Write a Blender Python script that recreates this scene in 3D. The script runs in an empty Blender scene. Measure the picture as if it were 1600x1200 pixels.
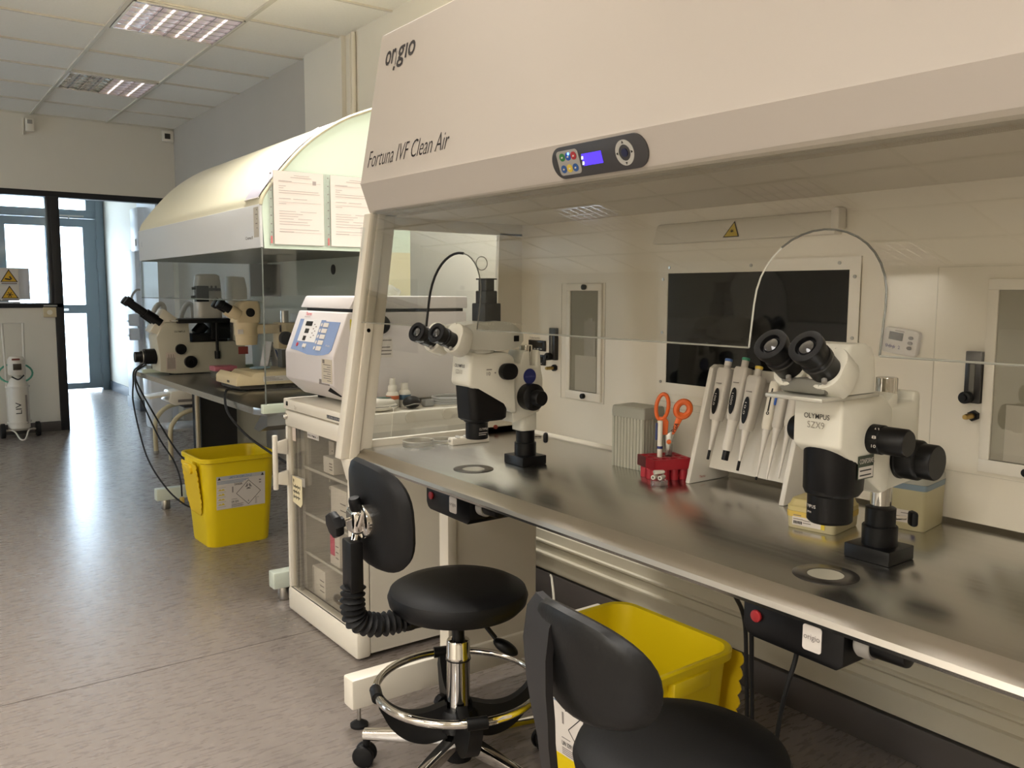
import bpy, bmesh, math, random
from mathutils import Matrix, Vector, Euler
random.seed(7)
PI = math.pi
scene = bpy.context.scene
C = scene.collection

# ------------------------------------------------------------------ camera
cam_data = bpy.data.cameras.new('camera')
cam_data.sensor_width = 36.0
cam_data.lens = 36.0 * 1340.0 / 1600.0
cam_data.clip_start = 0.02
cam = bpy.data.objects.new('camera', cam_data)
C.objects.link(cam)
_r = (0.80569564, -0.59231793, 0.00374182)
_u = (0.05952237, 0.08724673, 0.99440691)
_f = (0.5893315, 0.80096659, -0.10555048)
cam.matrix_world = Matrix(((_r[0], _u[0], -_f[0], 0.0), (_r[1], _u[1], -_f[1], 0.0), (_r[2], _u[2], -_f[2], 1.28), (0, 0, 0, 1)))
scene.camera = cam
vs = scene.view_settings
scene.display_settings.display_device = 'sRGB'
vs.view_transform = 'Standard'
vs.look = 'None'
vs.gamma = 1.0
vs.use_curve_mapping = False
vs.exposure = -0.20

# ------------------------------------------------------------------ sky seen and felt through the glass doors and windows
world = bpy.data.worlds.new('overcast_sky')
scene.world = world
world.use_nodes = True
_bg = world.node_tree.nodes['Background']
_bg.inputs['Color'].default_value = (0.72, 0.86, 1.0, 1)
_bg.inputs['Strength'].default_value = 14.0

def area_light(name, loc, rot, sx, sy, power, color, portal=False, spread=PI):
    l = bpy.data.lights.new(name, 'AREA')
    l.shape = 'RECTANGLE'
    l.size, l.size_y = sx, sy
    l.energy = power
    l.color = color
    l.spread = spread
    if portal:
        l.cycles.is_portal = True
    o = bpy.data.objects.new(name, l)
    C.objects.link(o)
    o.location = loc
    o.rotation_euler = rot
    return o

WARM = (1.0, 0.962, 0.915)
DAY = (0.66, 0.83, 1.0)
# unseen lit ceiling luminaires, outermost column added to brighten under the bench (their housings are built below with the other ceiling lights)
LIT = [(1.50, 3.46), (1.50, 1.58), (-0.33, 3.46), (-0.33, 1.58), (-0.33, -0.30), (1.50, -0.30), (-2.16, 5.34), (-2.16, 3.46), (-2.16, 1.58), (-2.16, -0.30), (-3.38, 3.46), (-3.38, 1.58), (-3.38, -0.30)]
LIT_POWER = [42, 50, 2, 4, 24, 18, 5, 14, 42, 88, 24, 62, 100]
for (lx, ly), lp in zip(LIT, LIT_POWER):
    area_light('ceiling_lamp_light', (lx, ly, 2.80), (0, 0, 0), 0.52, 0.52, lp, WARM, spread=2.45)
# daylight through the glazed exit door at the end and an unseen side window of the room
area_light('exit_door_daylight', (1.72, 12.22, 1.25), (-PI/2, 0, 0), 1.0, 2.3, 46, DAY)
area_light('side_window_daylight', (-3.66, 7.5, 1.5), (0, -PI/2, 0), 1.2, 0.8, 22, DAY)

# ------------------------------------------------------------------ helpers
TM = {}

def lin(c):
    c = c / 255.0
    return c / 12.92 if c <= 0.04045 else ((c + 0.055) / 1.055) ** 2.4

def S(r, g, b):
    return (lin(r), lin(g), lin(b), 1.0)

def mat(name, col, rough=0.5, metal=0.0, spec=0.5, coat=0.0, emit=None, estr=0.0, trans=0.0, sss=0.0, alpha=1.0):
    m = bpy.data.materials.new(name)
    m.use_nodes = True
    p = m.node_tree.nodes['Principled BSDF']
    p.inputs['Base Color'].default_value = col
    p.inputs['Roughness'].default_value = rough
    p.inputs['Metallic'].default_value = metal
    p.inputs['Specular IOR Level'].default_value = spec
    p.inputs['Coat Weight'].default_value = coat
    p.inputs['Transmission Weight'].default_value = trans
    p.inputs['Alpha'].default_value = alpha
    if emit:
        p.inputs['Emission Color'].default_value = emit
        p.inputs['Emission Strength'].default_value = estr
    return m

def glass_mat(name, tint, refl=0.04, rough=0.01, haze=0.0, haze_col=(0.8, 0.8, 0.8, 1), graz=1.0):
    """thin clear pane: straight-through transmission plus Schlick reflection, optional milky haze"""
    m = bpy.data.materials.new(name)
    m.use_nodes = True
    nt = m.node_tree
    nt.nodes.clear()
    out = nt.nodes.new('ShaderNodeOutputMaterial')
    tr = nt.nodes.new('ShaderNodeBsdfTransparent')
    tr.inputs['Color'].default_value = tint
    gl = nt.nodes.new('ShaderNodeBsdfGlossy')
    gl.inputs['Roughness'].default_value = rough
    gl.inputs['Color'].default_value = (1, 1, 1, 1)
    lw = nt.nodes.new('ShaderNodeLayerWeight')
    lw.inputs['Blend'].default_value = 0.5
    pw = nt.nodes.new('ShaderNodeMath'); pw.operation = 'POWER'; pw.inputs[1].default_value = 5.0
    ml = nt.nodes.new('ShaderNodeMath'); ml.operation = 'MULTIPLY_ADD'
    ml.inputs[1].default_value = (1.0 - refl) * graz; ml.inputs[2].default_value = refl
    mx = nt.nodes.new('ShaderNodeMixShader')
    L = nt.links.new
    L(lw.outputs['Facing'], pw.inputs[0]); L(pw.outputs[0], ml.inputs[0]); L(ml.outputs[0], mx.inputs[0])
    base = tr
    if haze > 0:
        df = nt.nodes.new('ShaderNodeBsdfDiffuse'); df.inputs['Color'].default_value = haze_col
        m2 = nt.nodes.new('ShaderNodeMixShader'); m2.inputs[0].default_value = haze
        L(tr.outputs[0], m2.inputs[1]); L(df.outputs[0], m2.inputs[2]); base = m2
    L(base.outputs[0], mx.inputs[1]); L(gl.outputs[0], mx.inputs[2]); L(mx.outputs[0], out.inputs[0])
    return m

def noisy(m, scale, amount, detail=4.0, stretch=(1, 1, 1), bump=0.0, rough_amt=0.0):
    """modulate base colour (and roughness / bump) with object-space noise"""
    nt = m.node_tree
    p = nt.nodes['Principled BSDF']
    tc = nt.nodes.new('ShaderNodeTexCoord')
    mp = nt.nodes.new('ShaderNodeMapping'); mp.inputs['Scale'].default_value = stretch
    nz = nt.nodes.new('ShaderNodeTexNoise'); nz.inputs['Scale'].default_value = scale; nz.inputs['Detail'].default_value = detail
    L = nt.links.new
    L(tc.outputs['Object'], mp.inputs[0]); L(mp.outputs[0], nz.inputs['Vector'])
    if amount > 0:
        c = p.inputs['Base Color'].default_value[:]
        rp = nt.nodes.new('ShaderNodeValToRGB')
        rp.color_ramp.elements[0].position = 0.3; rp.color_ramp.elements[1].position = 0.7
        rp.color_ramp.elements[0].color = tuple(v * (1 - amount) for v in c[:3]) + (1,)
        rp.color_ramp.elements[1].color = tuple(min(1, v * (1 + amount)) for v in c[:3]) + (1,)
        L(nz.outputs['Fac'], rp.inputs[0]); L(rp.outputs[0], p.inputs['Base Color'])
    if rough_amt > 0:
        mr = nt.nodes.new('ShaderNodeMapRange')
        r = p.inputs['Roughness'].default_value
        mr.inputs['To Min'].default_value = max(0.02, r - rough_amt); mr.inputs['To Max'].default_value = r + rough_amt
        L(nz.outputs['Fac'], mr.inputs[0]); L(mr.outputs[0], p.inputs['Roughness'])
    if bump > 0:
        bp = nt.nodes.new('ShaderNodeBump'); bp.inputs['Strength'].default_value = bump; bp.inputs['Distance'].default_value = 0.002
        L(nz.outputs['Fac'], bp.inputs['Height']); L(bp.outputs[0], p.inputs['Normal'])
    return m

def V(*a):
    return Vector(a)

class MB:
    """collects shapes and links them as ONE mesh object"""
    def __init__(s):
        s.bm = bmesh.new()
        s.mi = 0
    def _take(s, t, M=None):
        if M is not None:
            t.transform(M)
        for f in t.faces:
            f.material_index = s.mi
        me = bpy.data.meshes.new('tmp'); t.to_mesh(me); t.free()
        s.bm.from_mesh(me); bpy.data.meshes.remove(me)
        return s
    def box(s, c, size, rot=None, bev=0.0, seg=2):
        t = bmesh.new(); bmesh.ops.create_cube(t, size=1.0)
        t.transform(Matrix.Diagonal((size[0], size[1], size[2], 1)))
        if bev > 0:
            bmesh.ops.bevel(t, geom=t.edges[:], offset=min(bev, 0.49 * min(size)), segments=seg, affect='EDGES', profile=0.5)
        R = Matrix.Identity(4)
        if rot is not None:
            R = rot.to_4x4() if isinstance(rot, Matrix) else (Euler(rot).to_matrix().to_4x4() if isinstance(rot, tuple) else Matrix.Rotation(rot, 4, 'Z'))
        return s._take(t, Matrix.Translation(c) @ R)
    def span(s, a, b, bev=0.0, seg=2):
        a, b = V(*a), V(*b)
        return s.box((a + b) / 2, tuple(abs(x) for x in (b - a)), None, bev, seg)
    def cyl(s, p0, p1, r0, r1=None, seg=24, bev=0.0):
        r1 = r0 if r1 is None else r1
        p0, p1 = V(*p0), V(*p1)
        d = p1 - p0; h = d.length
        if bev > 0:
            return s.lathe([(0, 0), (r0 - bev, 0), (r0 - bev * .3, bev * .3), (r0, bev), (r1, h - bev), (r1 - bev * .3, h - bev * .3), (r1 - bev, h), (0, h)], p0, d, seg)
        return s.lathe([(0, 0), (r0, 0), (r1, h), (0, h)], p0, d, seg)
    def lathe(s, prof, o, axis=(0, 0, 1), seg=24):
        t = bmesh.new()
        q = V(0, 0, 1).rotation_difference(V(*axis).normalized()).to_matrix().to_4x4()
        rings = []
        for r, z in prof:
            if r < 1e-6:
                rings.append([t.verts.new((0, 0, z))])
            else:
                rings.append([t.verts.new((r * math.cos(2 * PI * k / seg), r * math.sin(2 * PI * k / seg), z)) for k in range(seg)])
        for a, b in zip(rings, rings[1:]):
            for k in range(seg):
                k2 = (k + 1) % seg
                if len(a) == 1 and len(b) == 1: continue
                if len(a) == 1: t.faces.new((a[0], b[k2], b[k]))
                elif len(b) == 1: t.faces.new((a[k], a[k2], b[0]))
                else: t.faces.new((a[k], a[k2], b[k2], b[k]))
        bmesh.ops.recalc_face_normals(t, faces=t.faces[:])
        return s._take(t, Matrix.Translation(o) @ q)
    def prism(s, pts, o, u, v, w, bev=0.0, seg=2):
        o, u, v, w = V(*o), V(*u), V(*v), V(*w)
        t = bmesh.new()
        a = [t.verts.new(o + u * x + v * y) for x, y in pts]
        b = [t.verts.new(o + u * x + v * y + w) for x, y in pts]
        n = len(pts)
        t.faces.new(a); t.faces.new(b[::-1])
        for k in range(n):
            t.faces.new((a[k], b[k], b[(k + 1) % n], a[(k + 1) % n]))
        bmesh.ops.recalc_face_normals(t, faces=t.faces[:])
        if bev > 0:
            bmesh.ops.bevel(t, geom=t.edges[:], offset=bev, segments=seg, affect='EDGES', profile=0.5)
        return s._take(t)
    def tube(s, path, r, seg=8, closed=False, radii=None):
        pts = [V(*p) for p in path]
        t = bmesh.new(); rings = []
        n = len(pts); prev = None
        for i, p in enumerate(pts):
            a = pts[(i - 1) % n] if (closed or i > 0) else pts[i]
            b = pts[(i + 1) % n] if (closed or i < n - 1) else pts[i]
            d = (b - a)
            d = d.normalized() if d.length > 1e-9 else V(0, 0, 1)
            if prev is None:
                ref = V(0, 0, 1) if abs(d.z) < 0.9 else V(1, 0, 0)
                x = d.cross(ref).normalized()
            else:
                x = (prev - d * prev.dot(d)).normalized()
            prev = x; y = d.cross(x)
            rr = radii[i] if radii else r
            rings.append([t.verts.new(p + (x * math.cos(2 * PI * k / seg) + y * math.sin(2 * PI * k / seg)) * rr) for k in range(seg)])
        rng = range(n) if closed else range(n - 1)
        for i in rng:
            a, b = rings[i], rings[(i + 1) % n]
            for k in range(seg):
                t.faces.new((a[k], a[(k + 1) % seg], b[(k + 1) % seg], b[k]))
        if not closed:
            t.faces.new(rings[0][::-1]); t.faces.new(rings[-1])
        bmesh.ops.recalc_face_normals(t, faces=t.faces[:])
        return s._take(t)
    def loft(s, rings, cap0=True, cap1=True):
        t = bmesh.new()
        R = [[t.verts.new(p) for p in ring] for ring in rings]
        n = len(R[0])
        for a, b in zip(R, R[1:]):
            for k in range(n):
                t.faces.new((a[k], a[(k + 1) % n], b[(k + 1) % n], b[k]))
        if cap0: t.faces.new(R[0][::-1])
        if cap1: t.faces.new(R[-1])
        bmesh.ops.recalc_face_normals(t, faces=t.faces[:])
        return s._take(t)
    def ell(s, c, rad, seg=20, rot=None):
        t = bmesh.new(); bmesh.ops.create_uvsphere(t, u_segments=seg, v_segments=max(8, seg // 2), radius=1.0)
        R = rot.to_4x4() if rot is not None else Matrix.Identity(4)
        return s._take(t, Matrix.Translation(c) @ R @ Matrix.Diagonal((rad[0], rad[1], rad[2], 1)))
    def sheet(s, rows):
        """open surface from a grid of points"""
        t = bmesh.new()
        R = [[t.verts.new(p) for p in row] for row in rows]
        for a, b in zip(R, R[1:]):
            for k in range(len(a) - 1):
                t.faces.new((a[k], a[k + 1], b[k + 1], b[k]))
        return s._take(t)
    def text(s, txt, o, u, v, height, width=None, depth=0.0004, shear=0.0, bold=0.0):
        """lettering with capital height `height`, starting at o, running along u, rising along v"""
        u, v = V(*u).normalized(), V(*v).normalized(); w = u.cross(v)
        cu = bpy.data.curves.new('txt', 'FONT'); cu.body = txt; cu.size = 1.0; cu.shear = shear; cu.offset = bold
        cu.resolution_u = 3
        ob = bpy.data.objects.new('txt', cu)
        me = bpy.data.meshes.new_from_object(ob)
        bpy.data.objects.remove(ob); bpy.data.curves.remove(cu)
        t = bmesh.new(); t.from_mesh(me); bpy.data.meshes.remove(me)
        if not t.verts:
            t.free(); return s
        k = height / 0.69
        xs = [q.co.x for q in t.verts]; x0, x1 = min(xs), max(xs)
        ku = (width / (x1 - x0)) if width else k
        M = Matrix(((u.x * ku, v.x * k, w.x, 0), (u.y * ku, v.y * k, w.y, 0), (u.z * ku, v.z * k, w.z, 0), (0, 0, 0, 1)))
        M.translation = V(*o) - u * x0 * ku + w * depth
        return s._take(t, M)
    def build(s, name, m, parent=None, local=False, sharp=0.6):
        bmesh.ops.remove_doubles(s.bm, verts=s.bm.verts[:], dist=1e-6)
        if parent is not None and not local:
            s.bm.transform(TM[parent.name].inverted())
        for f in s.bm.faces: f.smooth = True
        for e in s.bm.edges:
            if len(e.link_faces) == 2:
                e.smooth = e.calc_face_angle(0.0) < sharp
        me = bpy.data.meshes.new(name); s.bm.to_mesh(me); s.bm.free()
        for mm in (m if isinstance(m, (list, tuple)) else [m]): me.materials.append(mm)
        o = bpy.data.objects.new(name, me); C.objects.link(o)
        if parent is not None:
            o.parent = parent; TM[o.name] = TM[parent.name].copy()
        else:
            TM[o.name] = Matrix.Identity(4)
        return o

def tag(o, label, cat, group=None, kind=None):
    o['label'] = label; o['category'] = cat
    if group: o['group'] = group
    if kind: o['kind'] = kind
    return o

def thing(name, label, cat, loc=(0, 0, 0), rz=0.0, group=None, M=None):
    o = bpy.data.objects.new(name, None); C.objects.link(o)
    o.empty_display_size = 0.05
    m = M if M is not None else Matrix.Translation(loc) @ Matrix.Rotation(rz, 4, 'Z')
    o.matrix_world = m
    TM[o.name] = m.copy()
    return tag(o, label, cat, group)

def plabel(o, text):
    o['label'] = text
    return o

def struct(o):
    o['kind'] = 'structure'
    return o

def rrect(w, d, r, n=5):
    """rounded rectangle outline centred on 0"""
    pts = []
    for cx, cy, a0 in ((w/2 - r, d/2 - r, 0), (-w/2 + r, d/2 - r, PI/2), (-w/2 + r, -d/2 + r, PI), (w/2 - r, -d/2 + r, 1.5 * PI)):
        for k in range(n + 1):
            a = a0 + PI / 2 * k / n
            pts.append((cx + r * math.cos(a), cy + r * math.sin(a)))
    return pts

def spline(pts, n=8):
    """Catmull-Rom through points"""
    P = [V(*p) for p in pts]
    P = [P[0] * 2 - P[1]] + P + [P[-1] * 2 - P[-2]]
    out = []
    for i in range(1, len(P) - 2):
        for k in range(n):
            t = k / n
            out.append(0.5 * ((2 * P[i]) + (P[i+1] - P[i-1]) * t + (2*P[i-1] - 5*P[i] + 4*P[i+1] - P[i+2]) * t*t + (-P[i-1] + 3*P[i] - 3*P[i+1] + P[i+2]) * t**3))
    out.append(P[-2])
    return out

def cable(name, pts, r, m, label, cat='cable', group=None, n=8):
    return tag(MB().tube(spline(pts, n), r, 8).build(name, m), label, cat, group)

# ------------------------------------------------------------------ materials
wall_paint = noisy(mat('wall_paint', S(226, 220, 206), 0.6), 2.0, 0.02)
ceil_paint = mat('ceiling_tile', S(246, 242, 232), 0.9)
grid_paint = mat('ceiling_grid', S(214, 208, 192), 0.6)
white_paint = mat('white_enamel', S(232, 226, 212), 0.35, coat=0.15)
hood_white = mat('hood_white_powder_coat', S(196, 188, 178), 0.42)
warm_white = mat('warm_white_enamel', S(229, 222, 206), 0.4)
steel = noisy(mat('brushed_stainless_steel', S(200, 199, 195), 0.25, 1.0), 60, 0.04, 3, (1, 0.04, 1), rough_amt=0.05)
steel_lip = noisy(mat('stainless_steel_lip', S(186, 180, 169), 0.33, 1.0), 60, 0.03, 3, (1, 0.04, 1))
chrome = mat('chrome', S(215, 212, 206), 0.08, 1.0)
dull_chrome = mat('satin_metal', S(185, 182, 175), 0.28, 1.0)
brass = mat('brass', S(178, 150, 90), 0.3, 1.0)
black_plastic = mat('black_plastic', S(11, 11, 12), 0.45, 0, 0.3)
black_gloss = mat('black_gloss', S(8, 8, 9), 0.36, 0, 0.3)
black_rubber = mat('black_rubber', S(14, 14, 15), 0.6, 0, 0.4)
vinyl = noisy(mat('black_vinyl', S(12, 12, 13), 0.52, 0, 0.3), 220, 0.0, 3, bump=0.12)
vinyl_worn = noisy(mat('worn_black_vinyl', S(15, 15, 15), 0.42, 0, 0.35), 150, 0.1, 4, bump=0.15)
shell_grey = mat('charcoal_plastic_shell', S(33, 31, 31), 0.5)
scope_white = mat('microscope_cream_white', S(222, 219, 204), 0.38)
scope_black = mat('microscope_black', S(7, 7, 8), 0.40, 0, 0.28)
scope_beige = mat('microscope_beige', S(205, 188, 152), 0.45)
scope_old = mat('microscope_putty', S(190, 186, 168), 0.45)
lens_glass = mat('lens_glass', S(20, 22, 26), 0.04, 0.0, 1.0, coat=1.0)
dark_glass = mat('dark_window_glass', S(14, 15, 16), 0.05, 0.0, 0.6)
clear_glass = glass_mat('clear_glass', (0.90, 0.905, 0.89, 1), 0.05)
sash_glass = glass_mat('sash_glass', (0.86, 0.855, 0.83, 1), 0.035)
fridge_glass = glass_mat('fridge_door_glass', (0.93, 0.92, 0.89, 1), 0.04)
hood_glass = glass_mat('far_hood_glass', (0.90, 0.905, 0.895, 1), 0.03, graz=0.4)
pane_glass = glass_mat('window_pane_glass', (0.95, 0.97, 0.98, 1), 0.05)
clear_plastic = glass_mat('clear_polystyrene', (0.88, 0.88, 0.86, 1), 0.06, 0.04, 0.06)
yellow = mat('yellow_polypropylene', S(226, 199, 12), 0.38)
yellow_thin = mat('yellow_polypropylene_lid', S(234, 200, 30), 0.4)
label_white = mat('label_paper', S(212, 205, 196), 0.6)
paper = mat('printer_paper', S(236, 226, 218), 0.8)
sleeve_plastic = glass_mat('plastic_sleeve', (0.93, 0.93, 0.93, 1), 0.05, 0.08, 0.05)
ink = mat('black_ink', S(32, 30, 30), 0.7)
grey_ink = mat('grey_print', S(128, 120, 115), 0.7)
blue_ink = mat('blue_print', S(120, 140, 165), 0.7)
yellow_ink = mat('yellow_print', S(214, 190, 60), 0.7)
red_ink = mat('red_print', S(190, 48, 52), 0.6)
frame_black = mat('black_window_frame', S(24, 24, 27), 0.45)
alu_blue = mat('grey_blue_door_frame', S(112, 125, 134), 0.45)
skirt_grey = mat('grey_vinyl_skirting', S(86, 80, 76), 0.45)
red_plastic = mat('red_plastic', S(168, 34, 46), 0.45)
orange = mat('orange_plastic', S(224, 100, 30), 0.38)
grey_plastic = mat('grey_plastic', S(150, 147, 140), 0.5)
# ================================================================== the room
# floor: mottled sheet vinyl with a welded seam
fm = mat('sheet_vinyl_floor', S(128, 116, 108), 0.30, 0, 0.6)
nt = fm.node_tree; p = nt.nodes['Principled BSDF']; L = nt.links.new
tc = nt.nodes.new('ShaderNodeTexCoord')
mp = nt.nodes.new('ShaderNodeMapping'); mp.inputs['Scale'].default_value = (10, 44, 1); mp.inputs['Rotation'].default_value = (0, 0, 0.5)
n1 = nt.nodes.new('ShaderNodeTexNoise'); n1.inputs['Scale'].default_value = 1.6; n1.inputs['Detail'].default_value = 8
n2 = nt.nodes.new('ShaderNodeTexNoise'); n2.inputs['Scale'].default_value = 0.9; n2.inputs['Detail'].default_value = 3
r1 = nt.nodes.new('ShaderNodeValToRGB')
r1.color_ramp.elements[0].position = 0.34; r1.color_ramp.elements[0].color = S(122, 113, 107)
r1.color_ramp.elements[1].position = 0.62; r1.color_ramp.elements[1].color = S(132, 123, 116)
mx = nt.nodes.new('ShaderNodeMix'); mx.data_type = 'RGBA'; mx.blend_type = 'MULTIPLY'; mx.inputs[0].default_value = 0.35
r2 = nt.nodes.new('ShaderNodeValToRGB')
r2.color_ramp.elements[0].color = (0.86, 0.86, 0.86, 1); r2.color_ramp.elements[1].color = (1.1, 1.08, 1.06, 1)
L(tc.outputs['Object'], mp.inputs[0]); L(mp.outputs[0], n1.inputs['Vector']); L(tc.outputs['Object'], n2.inputs['Vector'])
L(n1.outputs['Fac'], r1.inputs[0]); L(n2.outputs['Fac'], r2.inputs[0]); L(r1.outputs[0], mx.inputs[6]); L(r2.outputs[0], mx.inputs[7])
L(mx.outputs[2], p.inputs['Base Color'])
mr = nt.nodes.new('ShaderNodeMapRange'); mr.inputs['To Min'].default_value = 0.23; mr.inputs['To Max'].default_value = 0.33
L(n1.outputs['Fac'], mr.inputs[0]); L(mr.outputs[0], p.inputs['Roughness'])
mb = MB().span((-3.8, -3.2, -0.12), (2.6, 12.5, 0.0))
mb.mi = 1
for ya in (2.98,): mb.span((-3.6, ya, -0.001), (2.2, ya + 0.004, 0.0004))
struct(mb.build('floor', [fm, mat('floor_weld_seam', S(70, 62, 58), 0.5)]))

# suspended ceiling: tiles lie in a T grid; luminaires replace tiles
CZ = 2.83
GX = [-3.70, -3.09, -2.48, -1.87, -1.26, -0.65, -0.04, 0.57, 1.18, 1.80, 2.42]
GY0, GP = 5.03, 0.625
GY = [GY0 + GP * k for k in range(-13, 7)]
mb = MB().span((-3.8, -3.2, CZ + 0.012), (2.6, 8.9, CZ + 0.15))
mb.mi = 1
for x in GX: mb.span((x - 0.012, -3.2, CZ), (x + 0.012, 8.8, CZ + 0.013))
for y in GY: mb.span((-3.7, y - 0.009, CZ + 0.002), (2.42, y + 0.009, CZ + 0.013))
mb.mi = 0
mb.span((-3.8, 8.82, 2.62), (2.6, 12.5, 2.75))
struct(mb.build('ceiling', [noisy(ceil_paint, 90, 0.02), grid_paint]))

# right wall with pilaster and the lower breast wall behind the benches
mb = MB().span((2.40, -3.2, 0), (2.6, 12.5, 2.95))
mb.span((2.372, 5.0, 0), (2.41, 5.57, 2.85))
mb.span((2.33, 5.0, 0), (2.41, 5.06, 2.85)) if False else None
mb.span((2.232, -3.2, 0), (2.42, 3.3, 0.95), 0.004)
struct(mb.build('wall_right', wall_paint))
struct(MB().span((2.394, 5.57, 0), (2.42, 8.80, 2.84)).build('wall_right_far', noisy(mat('dimmed_wall_paint', S(186, 180, 170), 0.6), 2.0, 0.02)))  # dimness of the far wall section put into a darker colour
struct(MB().cyl((2.385, 4.86, 0.9), (2.385, 4.86, CZ), 0.014, seg=12).cyl((2.385, 4.90, 0.9), (2.385, 4.90, CZ), 0.008, seg=12).build('trim_1', warm_white))
# far wall with a glazed opening and a doorless passage
mb = MB().span((-3.8, 8.80, 2.17), (2.6, 8.92, 2.95))
mb.span((-3.8, 8.80, 0), (1.30, 8.92, 1.13))
struct(mb.build('wall_far', wall_paint))
struct(MB().span((-3.8, -3.3, 0), (2.6, -3.15, 2.95)).build('wall_back', wall_paint))
# left wall, out of view, its window opening placed clear of the glass reflections
mb = MB().span((-3.8, -3.2, 0), (-3.68, 12.5, 0.9)).span((-3.8, -3.2, 2.1), (-3.68, 12.5, 2.95))
for a, b in ((-3.2, 7.1), (7.9, 12.5)): mb.span((-3.8, a, 0.9), (-3.68, b, 2.1))
struct(mb.build('wall_left', wall_paint))
# corridor end wall around the exit door
mb = MB().span((-3.8, 12.26, 0), (1.06, 12.4, 2.75)).span((2.385, 12.26, 0), (2.6, 12.4, 2.75)).span((1.06, 12.26, 2.52), (2.4, 12.4, 2.75))
struct(mb.build('wall_corridor_end', wall_paint))
# boxed pillar at the corridor side
corr_white = mat('corridor_white_paint', S(222, 226, 232), 0.4)
struct(MB().span((2.205, 9.72, 0.0), (2.41, 10.26, 1.72), 0.003).span((2.25, 9.0, 0), (2.41, 9.75, 2.6)).build('wall_corridor_side', corr_white))

# skirtings
struct(MB().span((-3.68, 8.782, 0), (1.29, 8.80, 0.09), 0.003).build('baseboard_far', skirt_grey))
struct(MB().span((2.208, -3.1, 0), (2.234, 3.3, 0.105), 0.004).build('baseboard_right', skirt_grey))
struct(MB().span((2.383, 10.26, 0), (2.40, 12.2, 0.12), 0.003).span((2.19, 9.70, 0), (2.206, 10.27, 0.12), 0.003).span((2.19, 9.705, 0), (2.41, 9.722, 0.12), 0.003).build('baseboard_corridor', mat('blue_grey_skirting', S(92, 98, 108), 0.4)))
# dado cable trunking on the right wall under the bench
prof = [(0, .11), (-.016, .112), (-.016, .122), (-.026, .124), (-.026, .182), (-.040, .185), (-.040, .192), (-.028, .196), (-.028, .226), (-.022, .228), (-.022, .233), (-.036, .236), (-.036, .242), (-.028, .246), (-.028, .284), (-.022, .292), (0, .292)]
struct(MB().prism(prof, (2.232, -3.0, 0), (1, 0, 0), (0, 0, 1), (0, 6.2, 0)).build('trim_2', mat('cream_pvc_trunking', S(212, 205, 184), 0.4)))

# glazed partition in the far wall: black frame, window pane, opening beside it
w = MB().span((-3.68, 8.795, 2.125), (2.42, 8.90, 2.178), 0.004).span((1.292, 8.785, 0), (1.366, 8.90, 2.13), 0.004)
w.span((1.268, 8.79, 1.17), (1.30, 8.90, 2.13), 0.003).span((-3.68, 8.785, 1.13), (1.36, 8.90, 1.172), 0.004)
wf = struct(w.build('window_1', frame_black))
plabel(struct(MB().span((-3.66, 8.845, 1.17), (1.27, 8.851, 2.13)).build('window_pane', pane_glass, wf)), 'clear pane')
# exit door: two glazed leaves and a transom in a grey-blue metal frame
d = MB()
for x0, x1 in ((1.06, 1.17), (2.30, 2.39), (1.725, 1.80)): d.span((x0, 12.13, 0), (x1, 12.25, 2.52), 0.004)
d.span((1.06, 12.14, 2.20), (2.39, 12.25, 2.305), 0.004).span((1.06, 12.13, 2.44), (2.39, 12.25, 2.52), 0.004)
d.span((2.19, 12.135, 2.30), (2.31, 12.25, 2.45))
df = struct(d.build('door_1', alu_blue))
struct(MB().span((1.17, 12.19, 2.305), (2.19, 12.196, 2.44)).build('transom_pane', pane_glass, df))
for i, (x0, x1) in enumerate(((1.175, 1.722), (1.80, 2.295))):
    xg0, xg1 = (x0 + .11, x1 - .005) if i == 0 else (x0 + .07, x1 - .15)
    lf = MB().span((x0, 12.15, .03), (xg0, 12.20, 2.195)).span((xg1, 12.15, .03), (x1, 12.20, 2.195)).span((xg0, 12.152, .03), (xg1, 12.198, .107)).span((xg0, 12.152, 1.0), (xg1, 12.198, 1.11)).span((xg0, 12.152, 2.09), (xg1, 12.198, 2.195))
    leaf = struct(lf.build('door_leaf', alu_blue, df))
    struct(MB().span((xg0, 12.172, .1), (xg1, 12.178, 2.1)).build('leaf_pane', pane_glass, leaf))
    for z in (.28, 1.62, 1.88):
        MB().cyl((x1 + .004 if i else x0 - .004, 12.145, z - .06), (x1 + .004 if i else x0 - .004, 12.145, z + .06), .013, seg=10).build('hinge', alu_blue, leaf)
MB().span((1.86, 12.12, 2.215), (2.16, 12.15, 2.235)).span((1.98, 12.13, 2.19), (2.0, 12.15, 2.22)).build('door_closer', dull_chrome, df)
MB().cyl((1.835, 12.15, 1.05), (1.835, 12.08, 1.05), .012, seg=10).tube([(1.835, 12.085, 1.05), (1.93, 12.085, 1.05)], .010).build('door_handle', dull_chrome, df)

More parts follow.
